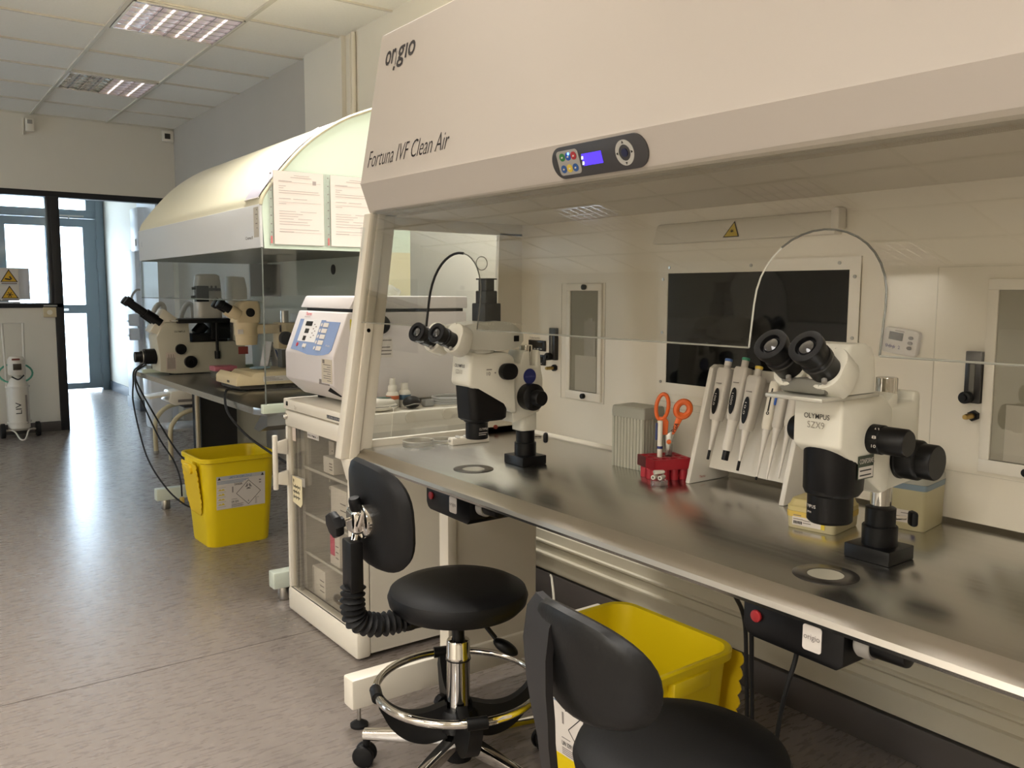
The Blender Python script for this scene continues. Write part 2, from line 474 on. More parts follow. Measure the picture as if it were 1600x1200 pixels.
# ceiling luminaires ------------------------------------------------
louvre = mat('louvre_aluminium', S(235, 228, 230), 0.16, 1.0)
lampwhite = mat('tube_lamp_off', S(150, 150, 146), 0.35)
lamp_on = mat('tube_lamp_lit', S(255, 240, 225), 0.4, emit=S(255, 236, 240), estr=1.5)
tray_pink = mat('reflector_lamp_glow', S(250, 238, 243), 0.3, 0.0)  # glow of the lit tubes put into the reflector colour
tray_dark = mat('reflector_unlit', S(120, 128, 120), 0.22, 0.6)  # same reflector over unlit tubes, its dimness put into the colour
def luminaire(x, y, label, dark_cells=0, lit=False, group='recessed louvre ceiling lights'):
    t = thing('ceiling_light', label, 'ceiling light', (x, y, CZ), 0, group)
    h = .302
    fr = MB()
    fr.span((-h, -h, -.004), (h, -h + .014, .03)).span((-h, h - .014, -.004), (h, h, .03)).span((-h, -h, -.004), (-h + .014, h, .03)).span((h - .014, -h, -.004), (h, h, .03))
    fr.build('frame', white_paint, t, True)
    wc = (2 * h - .028) / 4
    for c in range(4):
        x0 = -h + .014 + c * wc
        tr = MB()
        # curved reflector trough
        rows = []
        for k in range(9):
            a = PI * k / 8
            rows.append([(x0 + wc / 2 - wc / 2 * math.cos(a), yy, .002 + .011 * math.sin(a)) for yy in (-h + .014, h - .014)])
        tr.sheet(rows)
        tr.build('reflector', tray_dark if c < dark_cells else tray_pink, t, True)
        lv = MB()
        for k in range(7):
            yy = -h + .03 + k * (2 * h - .06) / 6
            pts = [(-wc / 2 + .004, .0), (wc / 2 - .004, .0), (wc / 2 - .004, .006), (wc / 4, .003), (-wc / 4, .003), (-wc / 2 + .004, .006)]
            lv.prism([(px, pz - .002) for px, pz in pts], (x0 + wc / 2, yy - .002, 0), (1, 0, 0), (0, 0, 1), (0, .012, 0))
        lv.span((x0 + wc - .005, -h + .014, -.006), (x0 + wc + .001, h - .014, .010))
        lv.build('louvre', louvre, t, True)
        if not lit:
            MB().cyl((x0 + wc / 2, -h + .02, .0085), (x0 + wc / 2, h - .02, .0085), .006, seg=10).build('lamp_tube', lampwhite if c < dark_cells else lamp_on, t, True)
    return t
luminaire(1.497, 5.342, 'nearer of the two recessed louvre ceiling lights, all four troughs pinkish')
luminaire(1.487, 7.222, 'farther recessed louvre ceiling light with two dark grey-green troughs', 2)

# small wall and ceiling devices -------------------------------------
t = thing('motion_detector', 'small white motion detector high on the far wall under the ceiling', 'detector', (1.165, 8.8, 2.74))
MB().span((-.035, -.045, -.06), (.035, 0, .055), .008).build('housing', white_paint, t, True)
MB().span((-.02, -.05, .005), (.02, -.044, .04), .004).build('lens', grey_plastic, t, True)
MB().span((-.055, -.02, -.09), (-.045, 0, .06)).build('conduit', warm_white, t, True)
t = thing('wall_sensor', 'small white square wall sensor with dark window in the far ceiling corner', 'sensor', (2.335, 8.8, 2.765))
MB().span((-.05, -.03, -.05), (.055, 0, .05), .006).build('housing', white_paint, t, True)
MB().span((-.03, -.034, -.025), (.022, -.029, .025), .002).build('window', mat('sensor_dark_window', S(60, 55, 48), .3), t, True)
t = thing('push_button', 'cream exit push button box on the black post beside the passage', 'button', (1.247, 8.785, 1.09))
MB().span((-.055, -.035, -.045), (.05, 0, .045), .006).build('housing', scope_beige, t, True)
MB().cyl((-.005, -.035, 0), (-.005, -.045, 0), .022).build('button', warm_white, t, True)
tag(MB().span((1.20, 8.775, 1.143), (1.31, 8.788, 1.155)).build('window_latch', dull_chrome), 'slim silver latch strip at the corner of the black window frame', 'latch')

# notices behind the partition pane
tri_yel = mat('warning_yellow', S(210, 165, 40), .6)
tag(MB().span((.75, 8.835, 1.205), (1.105, 8.838, 1.485)).build('paper_sheet', mat('grey_white_paper', S(200, 202, 206), .7)), 'large plain white sheet fixed behind the two yellow warning triangles', 'sheet')
for zc, kind, lab in ((1.405, 0, 'upper yellow triangular hazard notice on the partition window'), (1.26, 1, 'lower yellow snowflake hazard notice on the partition window')):
    t = thing('warning_sign', lab, 'sign', (.945, 8.83, zc), 0, 'yellow hazard notices on the partition window')
    MB().span((-.075, -.003, -.065), (.075, 0, .075)).build('backing', label_white, t, True)
    m2 = MB().prism([(-.068, -.045), (.068, -.045), (0, .068)], (0, -.003, 0), (1, 0, 0), (0, 0, 1), (0, -.001, 0))
    m2.mi = 1
    m2.prism([(-.057, -.039), (.057, -.039), (0, .056)], (0, -.004, 0), (1, 0, 0), (0, 0, 1), (0, -.001, 0))
    m2.mi = 0
    if kind:
        for k in range(3):
            a = PI * k / 3
            m2.box((0, -.0055, -.012), (.05, .001, .006), (0, a, 0))
    else:
        m2.box((-.01, -.0055, -.02), (.045, .001, .012), (0, .2, 0)); m2.box((.012, -.0055, -.008), (.012, .001, .03), (0, -.5, 0))
    m2.build('pictogram', [ink, tri_yel], t, True)
    MB().span((-.06, -.0045, -.062), (.06, -.003, -.052)).build('caption_strip', grey_ink, t, True)
tag(MB().span((.84, 8.79, 1.172), (1.02, 8.83, 1.186), .002).build('cardboard_strip', mat('white_tray', S(220, 222, 225), .5)), 'flat white strip lying on the black window sill under the notices', 'strip')

# corridor fittings
t = thing('wall_panel', 'tall white wall cabinet on the corridor pillar beyond the passage', 'cabinet', (2.19, 9.55, 1.72))
MB().span((-.005, -.10, -.02), (.25, .22, .42), .006).build('body', corr_white, t, True)
MB().span((-.012, -.005, .03), (-.004, .02, .10), .003).build('handle', grey_plastic, t, True)
for k, zz in ((0, .98), (1, .83)):
    t = thing('wall_dispenser', ('upper' if k == 0 else 'lower') + ' white dispenser box on the corridor pillar beside the grey hose', 'dispenser', (2.19, 9.67, zz), 0, 'white dispensers on the corridor pillar')
    MB().span((-.09, -.06, -.06), (.01, .05, .065), .012).build('body', corr_white, t, True)
    MB().span((-.095, -.05, -.02), (-.088, .04, .0)).build('slot', grey_plastic, t, True)
cable('hose', [(2.15, 9.50, 1.06), (2.13, 9.52, 1.12), (2.12, 9.55, 1.22), (2.16, 9.53, 1.29), (2.20, 9.52, 1.30)], .012, grey_plastic, 'grey curved hose above the white dispensers on the corridor pillar', 'hose')
t = thing('waste_bin', 'tall white square bin standing in the passage beside the far bench', 'bin', (2.10, 8.55, 0))
MB().loft([[(x, y, z) for x, y in rrect(w, w, .03)] for z, w in ((0, .19), (.02, .20), (.50, .23), (.51, .22))]).build('body', corr_white, t, True)
MB().loft([[(x, y, z) for x, y in rrect(w, w, .03)] for z, w in ((.511, .235), (.54, .235), (.555, .20))]).build('lid', corr_white, t, True)

# oxygen-type gas cylinder on a two-wheeled trolley
t = thing('gas_cylinder', 'small white gas cylinder in a wheeled trolley against the far wall', 'gas cylinder', (.935, 8.56, 0))
cyl_white = mat('cylinder_white', S(214, 208, 196), .35)
R0 = .083
MB().lathe([(0, .07), (.06, .07), (R0, .09), (R0, .42), (R0 * .95, .47), (R0 * .7, .515), (.035, .54), (.03, .56), (0, .56)], (0, 0, 0)).build('bottle', cyl_white, t, True)
mb = MB().lathe([(0, .555), (.066, .555), (.07, .58), (.068, .69), (.05, .715), (0, .72)], (0, 0, 0)); guard = mb.build('valve_guard', cyl_white, t, True)
MB().span((-.035, -.075, .60), (.03, -.06, .655), .004).build('gauge', mat('gauge_dark', S(60, 52, 40), .3), guard, True)
MB().span((-.04, -.074, .685), (.02, -.05, .70), .003).build('red_strip', mat('dark_red_mark', S(120, 50, 40), .5), guard, True)
MB().text('LIV', (.012, -.087, .22), (0, 0, 1), (-1, 0, 0), .045, .10).build('lettering', ink, t, True)
MB().span((.045, -.078, .13), (.06, -.068, .38)).build('side_label', grey_ink, t, True)
tr = MB()
for z in (.135, .445): tr.lathe([(R0 + .002, z), (R0 + .012, z), (R0 + .012, z + .012), (R0 + .002, z + .012), (R0 + .002, z)], (0, 0, 0))
tr.tube([(-.075, .06, .06), (-.075, .075, .5), (-.085, .075, 1.0), (.075, .075, 1.0), (.065, .075, .5), (.065, .06, .06)], .010)
tr.tube(spline([(-.11, .02, .07), (-.05, -.05, .065), (-.02, -.17, .01), (.02, -.17, .01), (.06, -.05, .065), (.11, .02, .07)], 5), .007)
tr.tube([(-.13, .02, .065), (.14, .02, .065)], .008)
tr.build('trolley_frame', cyl_white, t, True)
for sx in (-.145, .125):
    wl = MB().cyl((sx, .02, .065), (sx + .035, .02, .065), .065, seg=28, bev=.006).build('wheel', black_rubber, t, True)
hose = MB()
hose.tube([(.0 + .13 * math.cos(2 * PI * k / 24) , -.0 + .02 * math.sin(2 * PI * k / 24) + .085, .56 + .085 * math.sin(2 * PI * k / 24)) for k in range(24)], .008, 8, True)
hose.build('tubing', mat('green_tubing', S(90, 168, 140), .4), t, True)
MB().tube(spline([(-.05, -.075, .545), (0, -.085, .52), (.045, -.078, .555)], 6), .006).build('strap', black_plastic, t, True)

# the unseen lit luminaires above and beside the photographer, outermost column added for fill
for i, (lx, ly) in enumerate(LIT):
    luminaire(lx, ly, 'lit ceiling light in the unseen part of the ceiling', 0, True, 'lit ceiling lights')
# ================================================================== near clean-air workstation
Y0, Y1 = .34, 2.40            # right and left ends along the wall
hood = thing('clean_air_workstation', 'large white clean air workstation with steel worktop, sloping glass sash and printed front', 'workstation', (1.5, 1.37, 0))
# canopy: front sheet leans back above the kink, lower band leans in
def canopy_ring(y, dz):
    return [(1.225, y, 1.521 - dz), (1.222, y, 1.527 - dz), (1.194, y, 1.605 - dz * 1.6), (1.1965, y, 1.613 - dz * 1.6), (1.274, y, 2.049), (1.285, y, 2.056), (2.20, y, 2.056), (2.20, y, 1.53), (1.262, y, 1.53 - dz * .4)]
mb = MB().loft([canopy_ring(Y1, 0), canopy_ring(Y0, .012)])
mb.build('canopy', hood_white, hood)
MB().span((1.255, Y0 + .005, 1.516), (1.80, Y1 - .005, 1.531)).span((1.238, Y0 + .01, 1.517), (1.262, Y1 - .01, 1.526)).build('sash_rail', mat('rail_grey_white', S(196, 190, 176), .45), hood)
# filter ceiling with fine perforation
fc = mat('perforated_filter_ceiling', S(205, 198, 182), .5)
nt = fc.node_tree; pb = nt.nodes['Principled BSDF']
tc = nt.nodes.new('ShaderNodeTexCoord'); mp = nt.nodes.new('ShaderNodeMapping'); mp.inputs['Scale'].default_value = (160, 160, 160)
vo = nt.nodes.new('ShaderNodeTexVoronoi'); vo.inputs['Randomness'].default_value = 0
rp = nt.nodes.new('ShaderNodeValToRGB'); rp.color_ramp.elements[0].position = .28; rp.color_ramp.elements[0].color = S(120, 114, 102); rp.color_ramp.elements[1].position = .36; rp.color_ramp.elements[1].color = S(208, 200, 184)
nt.links.new(tc.outputs['Object'], mp.inputs[0]); nt.links.new(mp.outputs[0], vo.inputs['Vector']); nt.links.new(vo.outputs['Distance'], rp.inputs[0]); nt.links.new(rp.outputs[0], pb.inputs['Base Color'])
MB().span((1.29, Y0 + .05, 1.508), (1.795, Y1 - .05, 1.517)).build('filter_panel', fc, hood)
# printed lettering on the leaning front sheet
def front(y, z):      # point on the leaning front sheet
    t = (2.40 - y) / (Y1 - Y0)
    zk = 1.613 - .019 * t
    k = (z - zk) / (2.049 - zk)
    return (1.1965 + k * (1.274 - 1.1965) - .0006, y, z)
up = (.178, 0, .984)
thin_ink = mat('dark_lettering', S(40, 34, 34), .5)
mb = MB()
a = front(2.352, 1.950)
uu = V(0, -1, -.004).normalized()
mb.text('or', a, uu, up, .062, .062, bold=.016)
mb.text('\u0131', front(2.288, 1.941), uu, up, .062, .004)
mb.text('g', front(2.278, 1.950), uu, up, .062, .040, bold=.016)
mb.text('\u0131o', front(2.232, 1.950), uu, up, .062, .056, bold=.016)
mb.tube([front(2.289, 1.936), front(2.291, 1.925)], .003)
mb.build('logo', thin_ink, hood)
mb = MB(); mb.text('Fortuna IVF Clean Air', front(2.368, 1.650), V(0, -1, -.003), up, .050, .452, shear=.16, bold=-.006)
mb.build('lettering', thin_ink, hood)
# control panel on the lower band
bn = V(1.2236 - 1.194, 0, 1.523 - 1.605).normalized()   # down the band
bup = -bn
bo = V(1.194, 1.345, 1.5985) + bn * .042 + V(-.0008, 0, -.0008)
bu = V(0, -1, -.006).normalized(); bw = bu.cross(bup)   # outward normal
cpanel = MB().prism(rrect(.288, .068, .0335, 8), bo, bu, bup, bw * .004, .001).build('control_panel', mat('panel_charcoal', S(62, 60, 60), .45), hood)
o2 = bo + bw * .004
MB().prism(rrect(.070, .052, .009), o2 - bu * .0885, bu, bup, bw * .001).build('keypad', mat('keypad_grey', S(168, 164, 156), .5), cpanel)
keys = [(-.105, .0125, (46, 120, 58)), (-.086, .0125, (40, 82, 170)), (-.068, .0125, (172, 40, 46)), (-.108, -.0125, (44, 86, 150)), (-.089, -.0125, (222, 194, 70)), (-.070, -.0125, (44, 86, 150))]
for i, (kx, ky, col) in enumerate(keys):
    kb = MB().cyl(o2 + bu * kx + bup * ky + bw * .001, o2 + bu * kx + bup * ky + bw * .0022, .0085, seg=20)
    kb.mi = 1
    kb.box(o2 + bu * kx + bup * ky + bw * .0024, (.0006, .005, .004))
    plabel(kb.build('key', [mat('key_colour', S(*col), .4), label_white], cpanel), ['green', 'blue', 'red', 'blue', 'yellow', 'blue'][i] + ' round key')
MB().cyl(o2 + bu * -.082 + bup * .018 + bw * .002, o2 + bu * -.082 + bup * .018 + bw * .0035, .0028, seg=10).build('indicator_lamp', mat('blue_indicator', S(120, 170, 255), .4, emit=S(110, 165, 255), estr=3.5), cpanel)
sc = MB().prism([(-.030, -.0125), (.030, -.0125), (.030, .0125), (-.030, .0125)], o2 + bu * -.0145, bu, bup, bw * .001)
sc.build('screen', mat('violet_lcd', S(70, 50, 220), .3, emit=S(92, 60, 250), estr=1.0), cpanel)
MB().box(o2 + bu * -.0425 + bup * .005 + bw * .0016, (.0008, .005, .007)).box(o2 + bu * -.0425 + bup * -.006 + bw * .0016, (.0008, .005, .008)).build('screen_glow', mat('lcd_bright_end', S(220, 230, 255), .3, emit=S(215, 225, 255), estr=1.6), cpanel)
md = MB().lathe([(.016, 0), (.0255, 0), (.0255, .001), (.016, .001)], o2 + bu * .082, bw, 32)
md.mi = 1
for k in range(4):
    a = k * PI / 2; cpt = o2 + bu * (.082 + .0205 * math.cos(a)) + bup * (.0205 * math.sin(a)) + bw * .0012
    e1 = bu * math.cos(a) + bup * math.sin(a); e2 = -bu * math.sin(a) + bup * math.cos(a)
    md.prism([(.0032, 0), (-.002, .0028), (-.002, -.0028)], cpt, e1, e2, bw * .0006)
md.build('navigation_ring', [mat('ring_grey', S(190, 188, 180), .45), ink], cpanel)
MB().cyl(o2 + bu * .082, o2 + bu * .082 + bw * .002, .0085, seg=20).build('select_button', mat('dark_blue_button', S(30, 32, 66), .35), cpanel)

# side frame with its window hole (left end) ---------------------------
SX = lambda z: 1.12 + (z - .78) * .1347          # sash plane
def frame_quads(y0, y1, mb):
    # front post, head, back stile, sill, each a bar of the same sheet
    mb.prism([(1.150, .80), (1.205, .80), (1.300, 1.516), (1.245, 1.516)], (0, y0, 0), (1, 0, 0), (0, 0, 1), (0, y1 - y0, 0))
    mb.prism([(1.23, 1.474), (1.80, 1.474), (1.80, 1.522), (1.23, 1.522)], (0, y0, 0), (1, 0, 0), (0, 0, 1), (0, y1 - y0, 0))
    mb.prism([(1.685, 1.00), (1.80, 1.00), (1.80, 1.48), (1.70, 1.48)], (0, y0, 0), (1, 0, 0), (0, 0, 1), (0, y1 - y0, 0))
    mb.prism([(1.60, .795), (1.80, .795), (1.80, 1.01), (1.64, 1.01)], (0, y0, 0), (1, 0, 0), (0, 0, 1), (0, y1 - y0, 0))
    mb.prism([(1.15, .79), (1.80, .79), (1.80, .822), (1.15, .822)], (0, y0, 0), (1, 0, 0), (0, 0, 1), (0, y1 - y0, 0))
mb = MB(); frame_quads(2.384, 2.402, mb)
mb.build('side_frame', warm_white, hood)
post = MB()
post.prism([(1.100, .775), (1.128, .775), (1.238, 1.518), (1.212, 1.518)], (0, 2.372, 0), (1, 0, 0), (0, 0, 1), (0, .042, 0), .003)
post.prism([(1.128, .775), (1.160, .775), (1.262, 1.518), (1.238, 1.518)], (0, 2.366, 0), (1, 0, 0), (0, 0, 1), (0, .042, 0), .003)
post.prism([(1.166, .79), (1.206, .79), (1.300, 1.514), (1.264, 1.514)], (0, 2.374, 0), (1, 0, 0), (0, 0, 1), (0, .03, 0), .003)
postob = post.build('sash_post', warm_white, hood)
mb = MB()
mb.cyl((1.198, 2.373, 1.165), (1.198, 2.366, 1.165), .0065, seg=14)
mb.build('post_knob', black_plastic, postob)
for z, x in ((1.133, 1.195), (1.10, 1.190)): MB().cyl((x, 2.374, z), (x, 2.368, z), .0032, seg=10).build('post_screw', dull_chrome, postob)
MB().prism([(1.135, .70), (1.16, .70), (1.185, .775), (1.115, .775)], (0, 2.35, 0), (1, 0, 0), (0, 0, 1), (0, .06, 0), .006).build('post_foot', warm_white, hood)
# side window pane with its round plug
MB().span((1.19, 2.392, .82), (1.71, 2.396, 1.476)).build('side_pane', pane_glass, hood)
MB().lathe([(.021, 0), (.0235, 0), (.0235, .002), (.021, .002), (.021, 0)], (1.631, 2.3915, 1.378), (0, -1, 0), 32).build('side_roundel', grey_plastic, hood)
MB().cyl((1.683, 2.384, .822), (1.683, 2.379, .822), .0075, seg=16).build('side_sensor', mat('dull_red_plug', S(140, 60, 48), .5), hood)
# right-hand end panel
mb = MB(); frame_quads(Y0, Y0 + .018, mb); mb.build('side_frame', warm_white, hood)

# glass sash with two arched cut-outs over the microscopes ---------------
def arch(yl, yr, z0, zs, zt, n=18):
    """outline from (yl,z0) up, over and down to (yr,z0)"""
    yc, hw = (yl + yr) / 2, (yl - yr) / 2
    pts = [(yl, z0)]
    for k in range(n + 1):
        a = PI - PI * k / n
        pts.append((yc - hw * math.cos(a), zs + (zt - zs) * math.sin(a) ** .9))
    pts.append((yr, z0))
    return pts
archL = arch(1.985, 1.742, 1.190, 1.255, 1.381)
archR = arch(.925, .690, 1.190, 1.262, 1.381)
yA, yB = Y1 - .034, Y0 + .02
outline = [(yA, 1.190)] + archL + archR + [(yB, 1.190), (yB, 1.524), (yA, 1.524)]
def sp(y, z, off=0.0):
    return V(SX(z) + off, y, z)
# cut into convex strips: build as grid columns so the pane stays planar
mb = MB()
t = bmesh.new()
segs = [[(yA, 1.19), (1.985, 1.19)], archL[1:-1], [(1.742, 1.19), (.925, 1.19)], archR[1:-1], [(.690, 1.19), (yB, 1.19)]]
prevq = None
for sg in segs:
    for i, (y, z) in enumerate(sg):
        q = [t.verts.new(sp(y, zz, o)) for zz, o in ((z, -.003), (z, .003), (1.524, .003), (1.524, -.003))]
        if i > 0:
            for k in range(4):
                t.faces.new((prevq[k], prevq[(k + 1) % 4], q[(k + 1) % 4], q[k]))
        elif prevq is not None:
            lo, hi = (prevq, q) if prevq[0].co.z < q[0].co.z else (q, prevq)
            t.faces.new((lo[0], lo[1], hi[1], hi[0]))
            for k in (2, 3):        # weld the two columns that share this edge
                pass
        prevq = q
bmesh.ops.remove_doubles(t, verts=t.verts[:], dist=1e-5)
bmesh.ops.recalc_face_normals(t, faces=t.faces[:])
mb._take(t)
mb.build('glass_sash', sash_glass, hood)
edge_grey = mat('glass_edge_grey', S(150, 150, 140), .2)
MB().tube([sp(yA, 1.19), sp(1.985, 1.19)], .0018, 6).build('sash_edge', edge_grey, hood)
MB().tube([sp(1.742, 1.19), sp(.925, 1.19)], .0018, 6).build('sash_edge', edge_grey, hood)
MB().tube([sp(.690, 1.19), sp(yB, 1.19)], .0018, 6).build('sash_edge', edge_grey, hood)
nL = len(archL)
MB().tube([sp(*q) for q in archL[:nL // 2 + 2]], .0034, 8).build('arch_seal', black_rubber, hood)
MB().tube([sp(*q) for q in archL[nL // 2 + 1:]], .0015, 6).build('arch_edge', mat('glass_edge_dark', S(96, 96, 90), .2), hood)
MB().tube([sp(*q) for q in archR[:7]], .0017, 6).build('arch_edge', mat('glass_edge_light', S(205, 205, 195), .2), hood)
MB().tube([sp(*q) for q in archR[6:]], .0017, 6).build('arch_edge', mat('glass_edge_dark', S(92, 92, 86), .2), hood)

# back panel and what is set into it --------------------------------------
XB = 1.795
MB().span((XB, Y0, .812), (XB + .015, Y1 - .01, 1.53)).build('back_panel', warm_white, hood)
MB().span((2.17, Y0, .60), (2.20, Y1, 1.54)).build('rear_casing', warm_white, hood)
wf = MB()
fy0, fy1, fz0, fz1 = 1.106, 1.731, .998, 1.366
gy0, gy1, gz0, gz1 = 1.134, 1.696, 1.029, 1.336
for a, b in (((fy0, fz0), (fy1, gz0)), ((fy0, gz1), (fy1, fz1)), ((fy0, gz0), (gy0, gz1)), ((gy1, gz0), (fy1, gz1))):
    wf.span((XB - .005, a[0], a[1]), (XB + .001, b[0], b[1]))
wfo = wf.build('screen_frame', white_paint, hood)
MB().span((XB - .0025, gy0, gz0), (XB + .001, gy1, gz1)).build('screen_glass', dark_glass, wfo)
for y, z in ((1.69, 1.352), (1.41, 1.352), (1.16, 1.352), (1.713, 1.32), (1.713, 1.17), (1.715, 1.03), (1.12, 1.32), (1.12, 1.18)):
    MB().cyl((XB - .005, y, z), (XB - .007, y, z), .0042, seg=12).build('frame_screw', dull_chrome, wfo)
MB().span((XB - .002, 1.10, .972), (XB, 1.735, .975)).span((XB - .002, 1.10, .955), (XB, 1.735, .957)).build('panel_seam', grid_paint, hood)
# ultraviolet lamp cover with its warning triangle
cv = MB().prism([(0, 1.417), (-.030, 1.417), (-.012, 1.470), (0, 1.474)], (XB, 1.160, 0), (1, 0, 0), (0, 0, 1), (0, .575, 0), .003)
cv.span((XB - .034, 1.148, 1.425), (XB, 1.172, 1.478), .008)
cvo = cv.build('lamp_cover', mat('lamp_cover_grey_white', S(224, 218, 205), .45), hood)
tn = V(-.947, 0, -.322).normalized(); tu = V(0, -1, 0); tv = V(.322, 0, .947).normalized()
tp = V(XB - .0215, 1.458, 1.4435) + V(-.0015, 0, -.0004)
mb = MB().prism([(-.026, -.020), (.026, -.020), (0, .024)], tp, tu, tv, V(-.0004, 0, 0)); mb.mi = 1
mb.prism([(-.0215, -.0175), (.0215, -.0175), (0, .0185)], tp + V(-.0006, 0, 0), tu, tv, V(-.0004, 0, 0)); mb.mi = 0
for k in range(4): mb.box(tp + V(-.0014, 0, 0) + tv * -.005, (.0004, .013, .0012), (k * PI / 4, 0, 0))
mb.build('warning_triangle', [ink, mat('triangle_yellow', S(206, 178, 52), .5)], cvo)
# two gas compartments, each with a clear hinged door
def gas_box(y_l, ins, flow_y, knob_y, side_panel):
    """y_l: left edge of the outer plate, ins: (left, right, bottom, top) of the clear window"""
    yl, yr, zb, zt = ins
    g = MB()
    for a, b in (((yr - .016, zb - .026), (yl + .02, zb)), ((yr - .016, zt), (yl + .02, zt + .022)), ((yr - .016, zb), (yr, zt)), ((yl, zb), (yl + .02, zt))):
        g.span((XB - .007, a[0], a[1]), (XB + .001, b[0], b[1]), .001)
    g.mi = 1
    pl, pr, pb2, pt = side_panel
    for a, b in (((pr, pb2), (pl, pb2 + .0016)), ((pr, pt - .0016), (pl, pt)), ((pl - .0016, pb2), (pl, pt)), ((pr, pb2), (pr + .0016, pt))):
        g.span((XB - .0012, a[0], a[1]), (XB, b[0], b[1]))
    go = g.build('compartment_door', [white_paint, grid_paint], hood)
    MB().span((XB - .0035, yr, zb), (XB - .002, yl, zt)).build('door_window', clear_glass, go)
    # recess behind with a white block and a clear column
    rc = MB().span((XB - .0015, yr, zb), (XB - .0005, yl, zt)); rc.build('recess', mat('recess_grey', S(176, 168, 150), .6), go)
    w = yl - yr
    MB().span((XB - .0030, yr + w * .06, zb + .002), (XB - .0014, yl - w * .18, zb + .115)).build('valve_block', mat('valve_block', S(192, 184, 168), .5), go)
    MB().span((XB - .0028, yr + w * .1, zb + .115), (XB - .0014, yr + w * .5, zb + .225)).span((XB - .003, yr + w * .2, zb + .115), (XB - .0014, yr + w * .36, zb + .235)).build('valve_column', mat('valve_column', S(166, 158, 142), .4), go)
    for z in (zb - .013, zt + .011):
        MB().cyl((XB - .007, knob_y, z), (XB - .019, knob_y, z), .0085, seg=18, bev=.002).build('door_knob', black_plastic, go)
    # flow meter and brass nipple
    f = MB().span((XB - .016, flow_y - .016, 1.060), (XB, flow_y + .016, 1.166), .002)
    fo = f.build('flow_meter', mat('flow_meter_black', S(38, 36, 34), .3), hood)
    MB().span((XB - .018, flow_y - .005, 1.075), (XB - .015, flow_y + .005, 1.14)).build('sight_tube', mat('sight_tube', S(96, 94, 86), .1), fo)
    MB().cyl((XB - .014, flow_y + .006, 1.072), (XB - .034, flow_y + .006, 1.072), .0125, seg=18, bev=.002).cyl((XB - .034, flow_y + .006, 1.072), (XB - .040, flow_y + .006, 1.072), .007).build('flow_knob', black_plastic, fo)
    n = MB().cyl((XB, flow_y - .002, 1.034), (XB - .012, flow_y - .002, 1.034), .011, seg=6)
    no = n.build('gas_nipple', black_plastic, hood)
    nb = MB()
    for k in range(4): nb.cyl((XB - .010 - k * .008, flow_y - .002, 1.034), (XB - .018 - k * .008, flow_y - .002, 1.034), .0062, .0048, 12)
    nb.build('barb', brass, no)
gas_box(2.17, (2.118, 1.985, .968, 1.288), 2.198, 2.045, (2.168, 1.957, .937, 1.312))
gas_box(.93, (.805, .66, .948, 1.290), .842, .73, (.932, .60, .912, 1.338))
for z0, z1 in ((1.085, 1.121), (1.037, 1.073)):
    dm = MB().span((XB - .006, 2.246, z0), (XB, 2.338, z1), .002).build('gas_display', mat('display_black', S(30, 29, 28), .25), hood)
    MB().span((XB - .0068, 2.258, z0 + .014), (XB - .0058, 2.326, z1 - .006)).build('display_window', mat('display_window', S(14, 14, 15), .1), dm)
    mk = MB()
    for k in range(4): mk.span((XB - .0068, 2.262 + k * .017, z0 + .005), (XB - .0058, 2.272 + k * .017, z0 + .009))
    mk.build('display_key', grey_plastic, dm)
mb = MB().text('Probes humidity', (XB - .001, 2.335, 1.126), (0, -1, 0), (0, 0, 1), .006, .055)
mb.build('lettering', grey_ink, hood)

# worktop ------------------------------------------------------------------
prof = [(1.158, .761), (1.147, .764), (1.1425, .772), (1.146, .7805), (1.180, .800), (2.17, .800), (2.17, .766)]
def wt(y_end):
    return [(x, y_end(x), z) for x, z in prof]
wtop = MB().loft([wt(lambda x: 2.392 if x > 1.175 else 2.336 + (x - 1.12) * .8), wt(lambda x: Y0)]).build('worktop', steel, hood)
st = MB()
st.loft([[(1.1413, 2.354, .7722), (1.1454, 2.357, .7812), (1.180, 2.385, .8007), (1.180, 2.385, .7990)], [(1.1413, Y0, .7722), (1.1454, Y0, .7812), (1.180, Y0, .8007), (1.180, Y0, .7990)]])
st.build('front_lip', steel_lip, wtop)
ring_dark = mat('stage_ring_dark', S(70, 66, 62), .25, .6)
for yc in (1.923, .834):
    sr = MB().lathe([(.030, 0), (.055, 0), (.055, .0009), (.0545, .0012), (.031, .0012), (.030, .0004)], (1.285, yc, .8002), (0, 0, 1), 48).build('heated_stage_ring', ring_dark, wtop)
    MB().cyl((1.285, yc, .8003), (1.285, yc, .8008), .0302, seg=40).build('stage_glass', mat('stage_glass', S(168, 164, 148), .08, .0, .8), sr)
